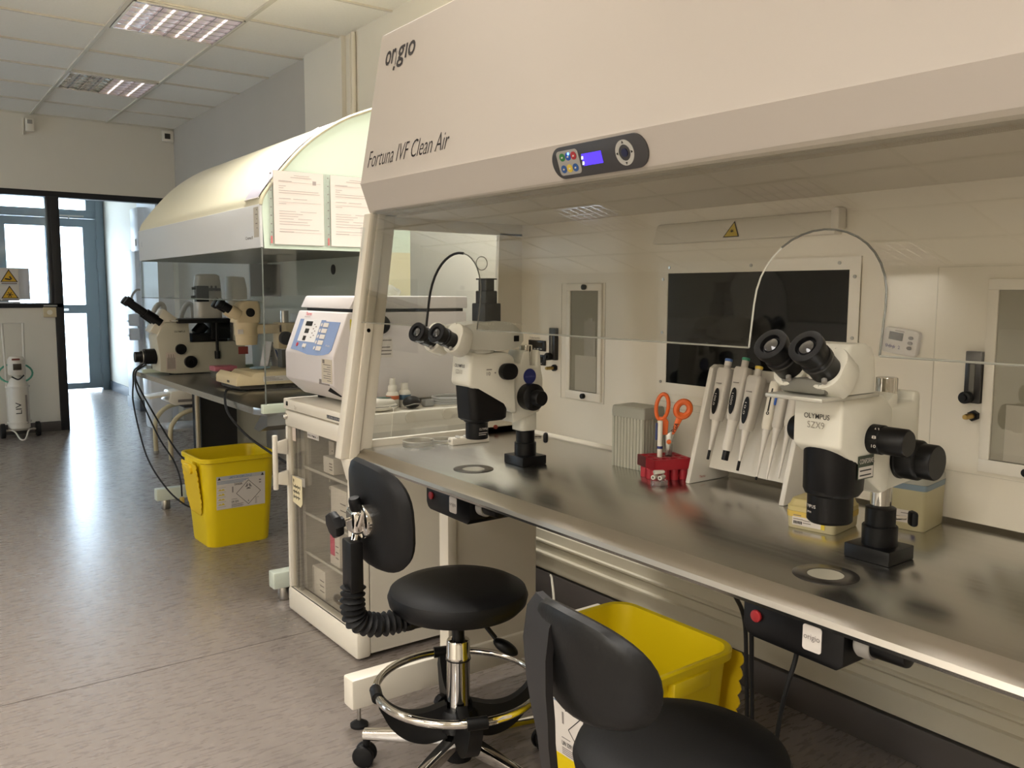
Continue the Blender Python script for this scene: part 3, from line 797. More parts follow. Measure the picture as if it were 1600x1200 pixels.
# transmitted-light bases hung under the worktop
for k, (ya, yb) in enumerate(((1.962, 1.75), (.905, .715))):
    b = MB()
    b.prism([(ya, .766), (ya, .722), (ya - .008, .708), (ya - .02, .703), (yb + .012, .700), (yb, .712), (yb, .766)], (1.158, 0, 0), (0, 1, 0), (0, 0, 1), (.19, 0, 0), .003)
    lb = b.build('light_base', black_gloss, hood)
    MB().cyl((1.159, ya - .028, .742), (1.153, ya - .028, .742), .0105, seg=16, bev=.002).build('switch', mat('red_rocker_switch', S(150, 34, 38), .35), lb)
    yl = ya - .135
    MB().prism(rrect(.034, .042, .005), (1.158, yl, .738), (0, -1, 0), (0, 0, 1), (-.0012, 0, 0)).build('badge', label_white, lb)
    mb = MB().text('origio', (1.1566, yl + .0145, .736), (0, -1, 0), (0, 0, 1), .009, .029, bold=.004); mb.build('badge_lettering', grey_ink, lb)
    MB().lathe([(0, 0), (.021, 0), (.024, .004), (.024, .022), (.0215, .026), (0, .026)], (1.19, yb - .008, .749), (0, -1, 0), 24).build('focus_ring', grey_plastic, lb)
    MB().cyl((1.19, yb - .02, .750), (1.19, yb - .088, .752), .0195, seg=24, bev=.004).build('lamp_tube', black_gloss, lb)
# legs
def leg(y0):
    lg = MB().span((1.372, y0 + .005, .15), (1.405, y0 + .058, .766), .004)
    lg.span((1.39, y0 + .012, .15), (1.722, y0 + .05, .766))
    lo = lg.build('leg', warm_white, hood)
    MB().span((1.04, y0, .066), (2.05, y0 + .062, .158), .008).build('foot_beam', warm_white, lo)
    for x in (1.075, 2.02):
        MB().cyl((x, y0 + .03, .018), (x, y0 + .03, .07), .006, seg=10).build('levelling_screw', dull_chrome, lo)
        MB().lathe([(0, 0), (.026, 0), (.027, .008), (.012, .018), (0, .02)], (x, y0 + .03, 0), (0, 0, 1), 20).build('levelling_foot', black_rubber, lo)
leg(2.19); leg(.40)
# ================================================================== stereo microscopes on the near worktop
TZ = .8005
def eyepiece(mb_list, t, base, dirv, R=.0225, L=.06, cup=.027, knurl=True):
    d = V(*dirv).normalized(); b = V(*base)
    e = MB().lathe([(0, 0), (R, 0), (R, L * .32), (R * 1.07, L * .36), (R * 1.07, L * .55), (R * 1.0, L * .58), (R * 1.0, L * .68), (cup, L * .84), (cup, L * .99), (cup * .94, L), (cup * .62, L * .99), (cup * .55, L * .90), (0, L * .86)], b, d, 32)
    eo = e.build('eyepiece', scope_black, t, True)
    MB().lathe([(0, .0), (cup * .5, .0), (cup * .42, .004), (cup * .2, .0055), (0, .006)], b + d * (L * .89), d, 24).build('eye_lens', lens_glass, eo, True)
    MB().lathe([(R * 1.075, L * .40), (R * 1.09, L * .42), (R * 1.09, L * .44), (R * 1.075, L * .46)], b, d, 32).build('dioptre_ring', mat('dioptre_ring', S(48, 48, 48), .3), eo, True)
    side = V(0, 0, 1).cross(d).normalized(); dn = d.cross(side)
    p = b + (-dn if dn.z > 0 else dn) * (R * .9) + side * (R * .45) + d * (L * .12)
    MB().cyl(p, p + ((-dn if dn.z > 0 else dn) + side * .5) * .006, .0045, seg=12).build('lock_screw', grey_plastic, eo, True)

def stereo(y, label, modern):
    t = thing('stereo_microscope', label, 'microscope', (1.449, y, .8006), 0, None)
    # mounting: block, sockets and column
    MB().span((-.042, -.044, .0), (.042, .044, .026), .002).build('base_block', black_gloss, t, True)
    MB().lathe([(0, .026), (.031, .026), (.031, .060), (.029, .062), (.0265, .062), (.0265, .094), (.020, .097), (0, .097)], (0, 0, 0), (0, 0, 1), 28).build('column_socket', scope_black, t, True)
    kn = MB().cyl((.02, -.018, .075), (.034, -.030, .075), .004, seg=10); kn.build('clamp_screw', chrome, t, True)
    MB().box((.043, -.038, .074), (.014, .024, .028), (0, 0, -.7), .006).build('clamp_knob', black_plastic, t, True)
    MB().cyl((0, 0, .09), (0, 0, .335 if modern else .332), .0185, seg=28, bev=.002).build('column', chrome, t, True)
    if modern:      # squared cream sleeve down to the socket
        MB().prism(rrect(.056, .056, .013, 3), (-.004, 0, .097), (1, 0, 0), (0, 1, 0), (0, 0, .085), .002).build('column_sleeve', scope_white, t, True)
    # focusing arm
    fa = MB()
    fa.prism([(-.075, .135), (.040, .145), (.052, .165), (.052, .300), (.046, .308), (.030, .308), (.030, .29), (-.022, .29), (-.022, .308), (-.034, .308), (-.075, .285)] if not modern else
             [(-.070, .125), (.022, .15), (.036, .175), (.034, .245), (.028, .268), (.024, .322), (.012, .322), (.011, .28), (-.011, .28), (-.012, .322), (-.034, .322), (-.045, .285), (-.080, .30)], (0, -.036, 0), (1, 0, 0), (0, 0, 1), (0, .072, 0), .005)
    fa.build('focus_arm', scope_white, t, True)
    for sgn in (-1, 1):
        fk = MB().lathe([(0, 0), (.037, 0), (.037, .004), (.0355, .006), (.0355, .034), (.033, .038), (.031, .040), (.031, .062), (.029, .065), (0, .065)] if not modern else
                        [(0, 0), (.036, 0), (.037, .004), (.037, .032), (.033, .036), (.022, .040), (.0215, .062), (.019, .066), (0, .066)], (-.006 if not modern else -.022, sgn * .037, .192 if not modern else .196), (0, sgn, 0), 36)
        fk.build('focus_knob', scope_black, t, True)
    if not modern:
        wheel = MB().lathe([(0, 0), (.030, 0), (.031, .002), (.031, .010), (.030, .012), (0, .012)], (.048, .02, .245), (0, -1, .0), 40); wheel.build('tension_wheel', scope_black, t, True)
    # zoom body: slanted underside, carried in front of the arm
    body = MB()
    if modern:
        side = [(-.222, .238), (-.214, .318), (-.208, .322), (-.095, .322), (-.07, .306), (-.060, .150), (-.078, .156)]
        hw = .046
    else:
        side = [(-.208, .228), (-.208, .305), (-.203, .312), (-.085, .312), (-.055, .285), (-.055, .142), (-.075, .138)]
        hw = .046
    body.prism(side, (0, -hw, 0), (1, 0, 0), (0, 0, 1), (0, 2 * hw, 0), .010 if modern else .006, 3)
    body.build('zoom_body', scope_white, t, True)
    for sgn in (-1, 1):
        if modern:
            zk = MB().prism(rrect(.055, .044, .0215, 6), (-.100, sgn * (hw - .001), .270), (1, 0, 0), (0, 0, 1), (0, sgn * .02, 0), .004)
        else:
            zk = MB().lathe([(0, 0), (.025, 0), (.025, .020), (.0235, .022), (.0235, .060), (.021, .064), (0, .064)], (-.115, sgn * (hw - .001), .238), (0, sgn, 0), 32)
        zo = zk.build('zoom_knob', scope_black, t, True)
        if not modern:
            mk = MB()
            for k, s in enumerate(('6.3', '8', '10')):
                a = .9 - k * .6
                mk.text(s, (-.115 - .0254 * math.cos(a) - .0, sgn * (hw + .012), .238 + .0254 * math.sin(a) - .003), (0, -1, 0), (0, 0, 1), .005, .008)
            mk.build('scale_marks', label_white, zo, True)
    # black lower barrel and objective
    if modern:
        rings = []
        for z, a, b, cx in ((.138, .052, .040, -.148), (.144, .058, .0455, -.148), (.165, .060, .0458, -.148), (.205, .062, .0455, -.149), (.245, .064, .045, -.150)):
            rings.append([(cx + x, yy, z) for x, yy in rrect(2 * a, 2 * b, .022, 7)])
        MB().loft(rings).build('lens_barrel', scope_black, t, True)
        MB().lathe([(0, .0), (.029, 0), (.0305, .002), (.0305, .044), (.036, .048), (.036, .056), (0, .056)], (-.165, 0, .088), (0, 0, 1), 36).build('objective', scope_black, t, True)
        MB().lathe([(0, 0), (.025, 0), (.02, .0008), (0, .001)], (-.165, 0, .0872), (0, 0, 1), 24).build('front_lens', lens_glass, t, True)
        mb = MB().text('OLYMPUS', (-.178, -.0312, .114), (1, .0, 0), (0, 0, 1), .006, .028); mb.span((-.179, -.0312, .106), (-.152, -.0308, .1075)).span((-.179, -.0312, .101), (-.156, -.0308, .1025))
        mb.build('objective_lettering', label_white, t, True)
    else:
        rings = []
        for z, a, b, cx in ((.142, .043, .043, -.156), (.150, .047, .046, -.154), (.19, .050, .0457, -.152), (.24, .054, .0455, -.150)):
            rings.append([(cx + x, yy, z) for x, yy in rrect(2 * a, 2 * b, .040, 7)])
        MB().loft(rings).build('lens_barrel', scope_black, t, True)
        MB().lathe([(0, 0), (.035, 0), (.0375, .003), (.0375, .046), (.042, .050), (.042, .056), (0, .056)], (-.160, 0, .094), (0, 0, 1), 40).build('objective', scope_black, t, True)
        MB().lathe([(0, 0), (.03, 0), (.02, .0008), (0, .001)], (-.165, 0, .0932), (0, 0, 1), 24).build('front_lens', lens_glass, t, True)
        ca = -.86
        for txt, zz, hh, ww in (('OLYMPUS', .121, .0055, .030), ('JAPAN', .112, .0035, .012)):
            mb = MB()
            for i, ch in enumerate(txt):
                a = ca + PI + .52 + (i - len(txt) / 2) * ww / len(txt) / .0378
                # letters wrap round the barrel
                pos = V(-.165 + .0379 * math.cos(a), .0379 * math.sin(a), zz)
                tang = V(-math.sin(a), math.cos(a), 0)
                mb.text(ch, pos, tang, (0, 0, 1), hh, ww / len(txt) * .8)
            mb.build('objective_lettering', label_white, t, True)
        # conformity sticker on the barrel
        cs = MB().span((-.158, -.0478, .172), (-.112, -.0472, .212), .0); cs.mi = 1
        cs.span((-.156, -.0483, .174), (-.114, -.0477, .193))
        cso = cs.build('sticker', [mat('sticker_dark_green', S(52, 62, 46), .4), label_white], t, True)
        mb = MB().text('CONFORME', (-.155, -.0483, .199), (1, 0, 0), (0, 0, 1), .008, .040, bold=.01); mb.build('sticker_lettering', label_white, cso, True)
        mb = MB()
        for k in range(2): mb.span((-.153, -.0487, .178 + k * .008), (-.120, -.0483, .180 + k * .008))
        mb.build('sticker_print', ink, cso, True)
    # name on the front, badge on the side
    mb = MB().text('OLYMPUS', (-.2086 if not modern else -.2195, .024, .274 if not modern else .283), (0, -1, 0), (.1 if modern else 0, 0, 1), .0085, .048, bold=.005)
    mb.build('lettering', mat('name_ink', S(60, 54, 46), .5), t, True)
    mb = MB().text('SZX9' if not modern else 'SZX10', (-.2086 if not modern else -.2215, .017, .258 if not modern else .266), (0, -1, 0), (.1 if modern else 0, 0, 1), .011, .032)
    mb.build('model_lettering', mat('model_ink', S(150, 144, 130), .5), t, True)
    if modern:
        MB().lathe([(0, 0), (.0215, 0), (.021, .0015), (0, .0018)], (-.014, -.0365, .251), (0, -1, 0), 32).build('badge', mat('blue_badge', S(34, 44, 110), .3), t, True)
        mb = MB().text('OLYMPUS', (-.030, -.0386, .2485), (1, 0, 0), (0, 0, 1), .004, .032); mb.build('badge_lettering', mat('pale_badge_ink', S(120, 126, 170), .4), t, True)
        mb = MB().text('10', (-.165, -.0468, .262), (1, 0, 0), (0, 0, 1), .009, .012); mb.span((-.165, -.0468, .276), (-.148, -.0462, .2785)); mb.cyl((-.137, -.046, .268), (-.137, -.0475, .268), .002, seg=8)
        mb.build('zoom_scale', grey_ink, t, True)
    else:
        mb = MB().text('sterilized', (-.145, -.0468, .196), (1, 0, 0), (0, 0, 1), .005, .022); mb.cyl((-.112, -.046, .199), (-.112, -.0475, .199), .002, seg=8); mb.build('zoom_scale', grey_ink, t, True)
    # binocular head
    if modern:
        hd = MB()
        # wedge shaped trinocular head, tip pointing back over the column
        rr = []
        for x, zb, zt, w in ((-.262, .335, .392, .036), (-.20, .329, .402, .047), (-.13, .326, .406, .050), (-.085, .327, .402, .049), (-.055, .333, .385, .042), (-.030, .348, .366, .028)):
            rr.append([(x, yy * w / .05, (zb + zt) / 2 + zz * (zt - zb)) for yy, zz in rrect(.10, 1.0, .045 if False else .03, 4)])
        hd.loft(rr)
        hd.lathe([(0, 0), (.047, 0), (.047, .008), (0, .008)], (-.165, 0, .321), (0, 0, 1), 32)
        hd.build('binocular_head', mat('scope_grey_white', S(204, 203, 190), .4), t, True)
        # prism housing plates in front
        el, yw = .38, .26
        hz = V(-math.cos(yw), -math.sin(yw), 0); lat = V(-math.sin(yw), math.cos(yw), 0) * -1
        d = hz * math.cos(el) + V(0, 0, math.sin(el)); upv = -hz * math.sin(el) + V(0, 0, math.cos(el))
        hc = V(-.165, 0, .345)
        for sy in (-.034, .034):
            pb = MB().prism(rrect(.080, .060, .028, 7), hc + hz * .092 + lat * sy + upv * .006, upv, lat, d * .046, .006)
            pb.build('prism_housing', scope_white, t, True)
            eyepiece(None, t, hc + hz * .092 + lat * sy + d * .046 - upv * .004, d, .0215, .062, .0255)
        # camera port tower
        MB().span((-.160, -.032, .398), (-.108, .032, .452), .003).span((-.153, -.025, .45), (-.115, .025, .485), .003).span((-.148, -.019, .48), (-.120, .019, .516), .003).span((-.152, -.024, .514), (-.116, .024, .518), .001).build('camera_port', mat('camera_port_black', S(34, 32, 30), .4), t, True)
        lv = MB().span((-.085, -.0465, .352), (-.062, -.044, .362), .0); lv.build('light_path_lever', chrome, t, True)
        MB().span((-.088, -.047, .349), (-.058, -.0445, .365), .001).build('lever_slot', scope_black, t, True)
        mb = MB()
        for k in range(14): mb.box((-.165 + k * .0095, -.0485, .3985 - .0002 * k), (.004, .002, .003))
        mb.build('dot_strip', mat('pale_dot', S(235, 232, 220), .2), t, True)  # row of small pale blocks along the head's top edge
    else:
        MB().span((-.275, -.053, .310), (-.112, .055, .317), .002).build('tray_plate', mat('plate_grey', S(186, 184, 172), .3, .3), t, True)
        hd = MB()
        rings = []
        for z, x0, x1, w in ((.318, -.222, -.118, .052), (.345, -.222, -.118, .052), (.375, -.215, -.122, .052), (.392, -.206, -.130, .050), (.399, -.196, -.140, .046)):
            rings.append([((x0 + x1) / 2 + x, yy, z) for x, yy in rrect(x1 - x0, 2 * w, .014, 5)])
        hd.loft(rings)
        # rounded saddle between head and tubes
        hd.span((-.236, -.046, .332), (-.18, .046, .372), .012, 3)
        hd.build('binocular_head', scope_white, t, True)
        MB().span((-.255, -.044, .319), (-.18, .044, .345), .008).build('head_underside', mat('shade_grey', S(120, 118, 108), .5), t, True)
        el = .62
        d = V(-math.cos(el), 0, math.sin(el)); upv = V(math.sin(el), 0, math.cos(el))
        for sy in (-.033, .033):
            c0 = V(-.200, sy, .334)
            pb = MB().prism([(x * 1.0, yy) for x, yy in rrect(.080, .060, .029, 8)], c0 + upv * .004, upv, V(0, 1, 0), d * .046, .005)
            pb.build('prism_housing', scope_white, t, True)
            eyepiece(None, t, c0 + d * .046 - upv * .002, d, .0245, .070, .0285)
    return t
stereo(1.905, 'stereo microscope with black camera tower, at the left end of the steel worktop', True)
stereo(.834, 'stereo microscope without camera tower, in front of the yellow and clear tip boxes', False)
# ================================================================== swivel stools
def stool(cx, cy, rot, back_rot, label, seat_z=.50, spine=False):
    """rot: turn of the base; back_rot: direction from the seat centre to the backrest"""
    t = thing('lab_stool', label, 'stool', (cx, cy, 0), 0)
    seat = MB().lathe([(0, seat_z - .045), (.13, seat_z - .045), (.165, seat_z - .038), (.180, seat_z - .022), (.184, seat_z - .004), (.178, seat_z + .012), (.160, seat_z + .022), (.12, seat_z + .028), (.06, seat_z + .029), (0, seat_z + .029)], (0, 0, 0), (0, 0, 1), 56)
    seat.build('seat', vinyl, t, True)
    MB().span((-.09, -.07, seat_z - .062), (.07, .07, seat_z - .043), .006).build('seat_plate', black_plastic, t, True)
    MB().cyl((0, 0, .30), (0, 0, seat_z - .05), .0165, seg=20).build('gas_lift', black_gloss, t, True)
    MB().lathe([(.0, .135), (.031, .135), (.031, .315), (.0325, .318), (.0325, .330), (.031, .333), (.031, .368), (.029, .372), (.018, .374), (.018, .366), (0, .366)], (0, 0, 0), (0, 0, 1), 32).build('column_cover', chrome, t, True)
    MB().lathe([(.0315, .318), (.0335, .319), (.0335, .322), (.0315, .323)], (0, 0, 0), (0, 0, 1), 32).build('column_ring', black_plastic, t, True)
    # height lever with its paddle
    la = rot * 0 - .62
    c, s_ = math.cos(la), math.sin(la)
    lv = MB().tube(spline([(c * .05, s_ * .05, seat_z - .050), (c * .068, s_ * .068, seat_z - .085), (c * .098, s_ * .098, seat_z - .125)], 6), .0065)
    lo = lv.build('height_lever', black_plastic, t, True)
    MB().ell((c * .125, s_ * .125, seat_z - .150), (.038, .022, .016), 18, Euler((0, .55, la)).to_matrix()).build('lever_paddle', black_plastic, lo, True)
    # footring on a black spider
    fr = MB().tube([(.216 * math.cos(2 * PI * k / 48), .216 * math.sin(2 * PI * k / 48), .248) for k in range(48)], .0105, 12, True)
    fr.build('foot_ring', chrome, t, True)
    sp_ = MB().lathe([(.031, .125), (.050, .130), (.054, .150), (.050, .178), (.044, .186), (.031, .188)], (0, 0, 0), (0, 0, 1), 28)
    for k in range(4):
        a = rot + .42 + k * PI / 2
        ca, sa = math.cos(a), math.sin(a)
        rings = []
        key = spline([(.035, .045, .158), (.09, .042, .146), (.14, .036, .156), (.18, .030, .186), (.203, .024, .222), (.212, .022, .238)], 5)
        for q, h, z in [tuple(kk) for kk in key]:
            w = .022 - .025 * q
            rings.append([(ca * q - sa * yy, sa * q + ca * yy, z + zz) for yy, zz in ((-w, -h), (w, -h), (w * .7, h), (-w * .7, h))])
        sp_.loft(rings)
        sp_.tube([(ca * .216 - sa * yy, sa * .216 + ca * yy, .248) for yy in (-.026, .026)], .0155, 12)
    sp_.build('ring_bracket', black_plastic, t, True)
    ka = rot - .75
    MB().lathe([(0, 0), (.008, 0), (.008, .02), (.020, .022), (.022, .030), (.020, .040), (0, .042)], (.05 * math.cos(ka), .05 * math.sin(ka), .165), (math.cos(ka), math.sin(ka), .15), 10).build('ring_knob', black_plastic, t, True)
    MB().cyl((0, 0, .045), (0, 0, .135), .036, .032, 24).build('base_hub', black_plastic, t, True)
    for k in range(5):
        a = rot + 2 * PI * k / 5
        ca, sa = math.cos(a), math.sin(a)
        rings = []
        for q, w, h, z in ((.03, .017, .021, .100), (.15, .0155, .018, .094), (.262, .014, .014, .088)):
            rings.append([(ca * q - sa * yy, sa * q + ca * yy, z + zz) for yy, zz in rrect(2 * w, 2 * h, .008, 3)])
        MB().loft(rings).build('base_leg', chrome, t, True)
        cs = MB()
        px, py = ca * .255, sa * .255
        cs.cyl((px, py, .055), (px, py, .080), .010, seg=12)
        w1, w2 = V(-sa, ca, 0) * .022, V(ca, sa, 0) * .006
        for sg in (-1, 1):
            cs.cyl(V(px, py, .030) + w2 + w1 * sg * .35, V(px, py, .030) + w2 + w1 * sg, .030, seg=24, bev=.005)
        cs.cyl(V(px, py, .034) + w2 - w1 * .35, V(px, py, .034) + w2 + w1 * .35, .024, seg=20)
        cs.build('caster', black_plastic, t, True)
    # backrest on its arm
    B = Matrix.Rotation(back_rot, 4, 'Z')
    bx = lambda x, y, z: tuple(B @ V(x, y, z))
    # padded shell: rounded rectangle curved round the sitter
    def pad(zc, W, H, th, x0, curve, tilt, name, material, ee=.66):
        rows_f, rows_b = [], []
        segs = 40
        def pt(u, v, off):
            # u,v on the disc mapped to a superellipse
            x = x0 - curve * (u * u) * 1.0 + tilt * v + off
            return bx(x, u * W / 2, zc + v * H / 2)
        def ringpts(s, off):
            out = []
            for k in range(segs):
                a = 2 * PI * k / segs
                ce, se = math.cos(a), math.sin(a)
                e = ee
                u = math.copysign(abs(ce) ** e, ce) * s; v = math.copysign(abs(se) ** e, se) * s
                out.append(pt(u, v, off))
            return out
        prof = [(.02, th * .5), (.5, th * .5), (.85, th * .46), (.95, th * .30), (1.0, 0), (.96, -th * .30), (.86, -th * .46), (.5, -th * .5), (.02, -th * .5)]
        rings = [ringpts(s, o) for s, o in prof]
        return MB().loft(rings).build(name, material, t, True)
    zc = seat_z + .242
    if not spine:
        pad(zc, .365, .262, .040, .243, .035, .006, 'backrest', vinyl)
        # chrome clamp, knobs, sleeve and bellows
        hx = .262
        bk = MB()
        bk.box(bx(hx + .010, -.008, zc - .014), (.040, .062, .062), back_rot, .012, 3)
        bk.cyl(bx(hx - .02, .024, zc - .010), bx(hx + .012, .024, zc - .010), .042, seg=28, bev=.003)
        bk.tube([bx(hx + .005, -.012, zc - .03), bx(hx + .018, -.002, zc - .07)], .012, 12)
        bk.tube([bx(hx + .005, .02, zc + .02), bx(hx + .012, .036, zc + .012), bx(hx + .02, .03, zc - .02)], .007, 10)
        bo_ = bk.build('back_clamp', chrome, t, True)
        for yy, zz in ((-.034, -.016), (-.034, .006)):
            MB().cyl(bx(hx - .008, yy, zc + zz - .005), bx(hx + .002, yy, zc + zz - .005), .006, seg=6).build('clamp_bolt', dull_chrome, bo_, True)
        MB().tube([bx(hx + .02, .0, zc - .004), bx(hx + .066, .004, zc - .014)], .0045).build('knob_stem', chrome, bo_, True)
        MB().lathe([(0, 0), (.014, 0), (.016, .010), (.030, .012), (.033, .018), (.033, .028), (.030, .033), (0, .034)], bx(hx + .048, .003, zc - .010), tuple(B @ V(.97, .08, -.2)), 8).build('tilt_knob', black_plastic, t, True)
        MB().lathe([(0, 0), (.013, 0), (.016, .008), (.016, .028), (.013, .036), (0, .037)], bx(hx + .014, .006, zc + .012), tuple(B @ V(.25, .1, 1)), 10).build('height_knob', black_plastic, t, True)
        MB().box(bx(hx + .024, -.002, zc - .122), (.034, .062, .125), back_rot, .005).build('arm_sleeve', black_plastic, t, True)
        path = spline([bx(hx + .024, -.002, zc - .175), bx(hx + .026, -.002, zc - .225), bx(hx + .016, -.002, zc - .262), bx(hx - .03, -.002, zc - .285), bx(hx - .085, -.002, zc - .288), bx(hx - .125, -.002, zc - .284)], 14)
        MB().tube(path, .03, 18, radii=[.0265 + .0055 * math.sin(i * 1.45) for i in range(len(path))]).build('arm_bellows', black_rubber, t, True)
        MB().cyl(bx(.135, -.03, seat_z - .08), bx(.135, -.03, seat_z - .045), .028, seg=20, bev=.004).build('arm_knob', black_plastic, t, True)
        MB().box(bx(.10, 0, seat_z - .058), (.12, .05, .012), back_rot).build('arm_bar', black_plastic, t, True)
    else:
        zc -= .027
        pad(zc, .298, .178, .034, .230, .045, .010, 'backrest', vinyl_worn, ee=.86)
        # moulded rear shell that narrows into the flat upright
        sh = MB()
        rings = []
        for z, yl, yr, x in ((zc + .076, -.030, -.118, .243), (zc + .05, -.034, -.138, .255), (zc + .0, -.030, -.132, .264), (zc - .05, -.022, -.098, .268), (zc - .09, -.012, -.066, .270), (zc - .125, -.010, -.044, .270), (zc - .225, -.010, -.040, .258), (zc - .262, -.010, -.040, .215)):
            rings.append([bx(x - curve_off(yl), yl, z), bx(x - curve_off(yr), yr, z), bx(x - .014 - curve_off(yr), yr, z), bx(x - .014 - curve_off(yl), yl, z)])
        sh.loft(rings)
        sh.build('back_shell', shell_grey, t, True)
        MB().box(bx(.12, -.030, seat_z - .060), (.19, .036, .012), back_rot, .002).build('arm_bar', black_plastic, t, True)
        MB().lathe([(0, 0), (.010, 0), (.022, .004), (.024, .02), (0, .022)], bx(.238, -.030, seat_z - .03), tuple(B @ V(1, 0, 0)), 10).build('arm_knob', black_plastic, t, True)
    return t
def curve_off(y):
    return .050 * (y / .1675) ** 2 * .9
stool(1.178, 1.836, 2.36, PI - .10, 'black vinyl swivel stool with chrome clamp and bellows arm, in front of the camera-tower microscope')
stool(1.055, .945, 1.9, PI - .06, 'black swivel stool with scuffed grey-shelled backrest, its back overlapping the yellow bin under the bench', spine=True)

# ================================================================== yellow clinical waste bins
def bin50(x, y, rz, label, lid_side):
    t = thing('clinical_waste_bin', label, 'waste bin', (x, y, 0), rz)
    H = .46
    def ring(w, d, r, z, dx=0): return [(px + dx, py, z) for px, py in rrect(w, d, r, 6)]
    body = MB().loft([ring(.29, .25, .04, .004), ring(.315, .275, .05, .0), ring(.322, .282, .05, .012), ring(.376, .336, .055, H - .03), ring(.376, .336, .055, H - .028), ring(.402, .362, .062, H - .022), ring(.404, .364, .062, H - .004), ring(.396, .356, .058, H), ring(.374, .334, .052, H - .002), ring(.366, .326, .05, H - .03), ring(.315, .275, .045, .014), ring(.20, .18, .04, .012)], True, True)
    body.build('body', yellow, t, True)
    for sx in (-1, 1):
        gp = MB().span((sx * .196 - .012, -.06, H - .060), (sx * .196 + .012, .06, H - .022), .005); gp.build('grip', yellow, t, True)
    # scalloped lid hanging down the side
    if lid_side == 'left':
        ou, ov, oo = V(0, 1, 0), V(.12, 0, -1).normalized(), V(-.206, 0, H - .035)
    else:
        ou, ov, oo = V(-1, 0, 0), V(0, -.10, -1).normalized(), V(0, .205, H - .028)
    Wl, Hl = (.21, .26) if lid_side == 'left' else (.36, .31)
    pts = [(-Wl / 2, 0), (Wl / 2, 0)]
    nsc = 9
    for k in range(nsc):           # right edge, bottom, left edge scallops
        for q in range(4):
            f = (k + q / 4) / nsc
            b = .010 * math.sin(PI * q / 4)
            pts.append((Wl / 2 + b - (.0 if f < .75 else (f - .75) * .12), f * Hl))
    for k in range(nsc):
        for q in range(4):
            f = (k + q / 4) / nsc
            pts.append((Wl / 2 - .03 - f * (Wl - .06), Hl + .010 * math.sin(PI * q / 4)))
    for k in range(nsc):
        for q in range(4):
            f = (k + q / 4) / nsc
            pts.append((-Wl / 2 - .010 * math.sin(PI * q / 4) + (0 if f > .25 else (.25 - f) * .12), Hl - f * Hl))
    w = ou.cross(ov).normalized() * .004
    lid = MB().prism(pts, oo, ou, ov, w)
    n = w.normalized()
    lid.prism(rrect(Wl * .72, Hl * .62, .04), oo + ov * Hl * .52, ou, ov, n * -.020, .006)
    lid.prism(rrect(Wl * .5, .05, .02), oo + ov * .03, ou, ov, n * .016, .004)
    lid.build('lid', yellow_thin, t, True)
    MB().span((-.045, -.174, H - .05), (.045, -.168, H - .03)).build('front_tab', yellow, t, True) if False else None
    # label on the front, drawn on the sloping face
    sl = (.336 - .282) / 2 / (H - .042)
    fv = V(0, -sl, 1).normalized(); fu = V(1, 0, 0)
    fo = V(0, -.141 - sl * (.28 - .012) - .0008, .28)
    lb = MB().prism([(-.125, -.085), (.125, -.085), (.125, .085), (-.125, .085)], fo, fu, fv, V(0, -.0008, 0)).build('label', label_white, t, True)
    q = fo + V(0, -.0012, 0)
    at = lambda a, b: q + fu * a + fv * b
    MB().prism([(-.125, .066), (.125, .066), (.125, .085), (-.125, .085)], q + V(0, .0002, 0), fu, fv, V(0, -.0002, 0)).build('label_header', mat('label_header_grey', S(186, 186, 186), .6), lb, True)
    m = MB().text('LIMITE DE REMPLISSAGE', at(-.062, .0695), fu, fv, .011, .118, bold=.012); m.build('label_lettering', blue_ink, lb, True)
    m = MB()
    for k in range(3): m.prism([(-.122, 0), (.04 - k * .014, 0), (.04 - k * .014, .003), (-.122, .003)], at(0, .058 - k * .0062), fu, fv, V(0, -.0002, 0))
    m.build('label_print', blue_ink, lb, True)
    m = MB().text('DANGER', at(-.034, .032), fu, fv, .010, .040, bold=.015); m.text('UN 3291', at(-.050, -.058), fu, fv, .011, .036, bold=.012); m.build('label_lettering', ink, lb, True)
    m = MB()
    for k in range(4): m.prism([(-.05, 0), (.012 - .006 * (k % 2), 0), (.012 - .006 * (k % 2), .0022), (-.05, .0022)], at(0, -.066 - k * .0048), fu, fv, V(0, -.0002, 0))
    for k in range(6): m.prism([(.072, 0), (.082 + .01 * (k == 0), 0), (.082 + .01 * (k == 0), .0022), (.072, .0022)], at(0, -.046 - k * .006), fu, fv, V(0, -.0002, 0))
    m.prism([(-.05, 0), (-.02, 0), (-.02, .0022), (-.05, .0022)], at(0, -.040), fu, fv, V(0, -.0002, 0)).prism([(-.0465, 0), (-.0405, 0), (-.0405, .03), (-.0465, .03)], at(0, -.004), fu, fv, V(0, -.0002, 0))
    for k in range(2): m.prism([(.093, 0), (.104, 0), (.104, .006), (.093, .006)], at(0, .042 - k * .013), fu, fv, V(0, -.0002, 0))
    m.build('label_print', grey_ink, lb, True)
    # black hazard diamond with a trefoil and a class figure
    m = MB()
    dc, ds = at(.038, -.012), .063
    for k in range(4):
        a = PI / 2 * k; p0 = dc + fu * ds * math.cos(a) + fv * ds * math.sin(a); p1 = dc + fu * ds * math.cos(a + PI / 2) + fv * ds * math.sin(a + PI / 2)
        dd = (p1 - p0).normalized(); nn = dd.cross(V(0, -1, 0)).normalized()
        m.prism([(0, -.0011), ((p1 - p0).length, -.0011), ((p1 - p0).length, .0011), (0, .0011)], p0, dd, nn, V(0, -.0002, 0))
    m.build('hazard_diamond', ink, lb, True); m = MB()
    bc = dc + fv * .030
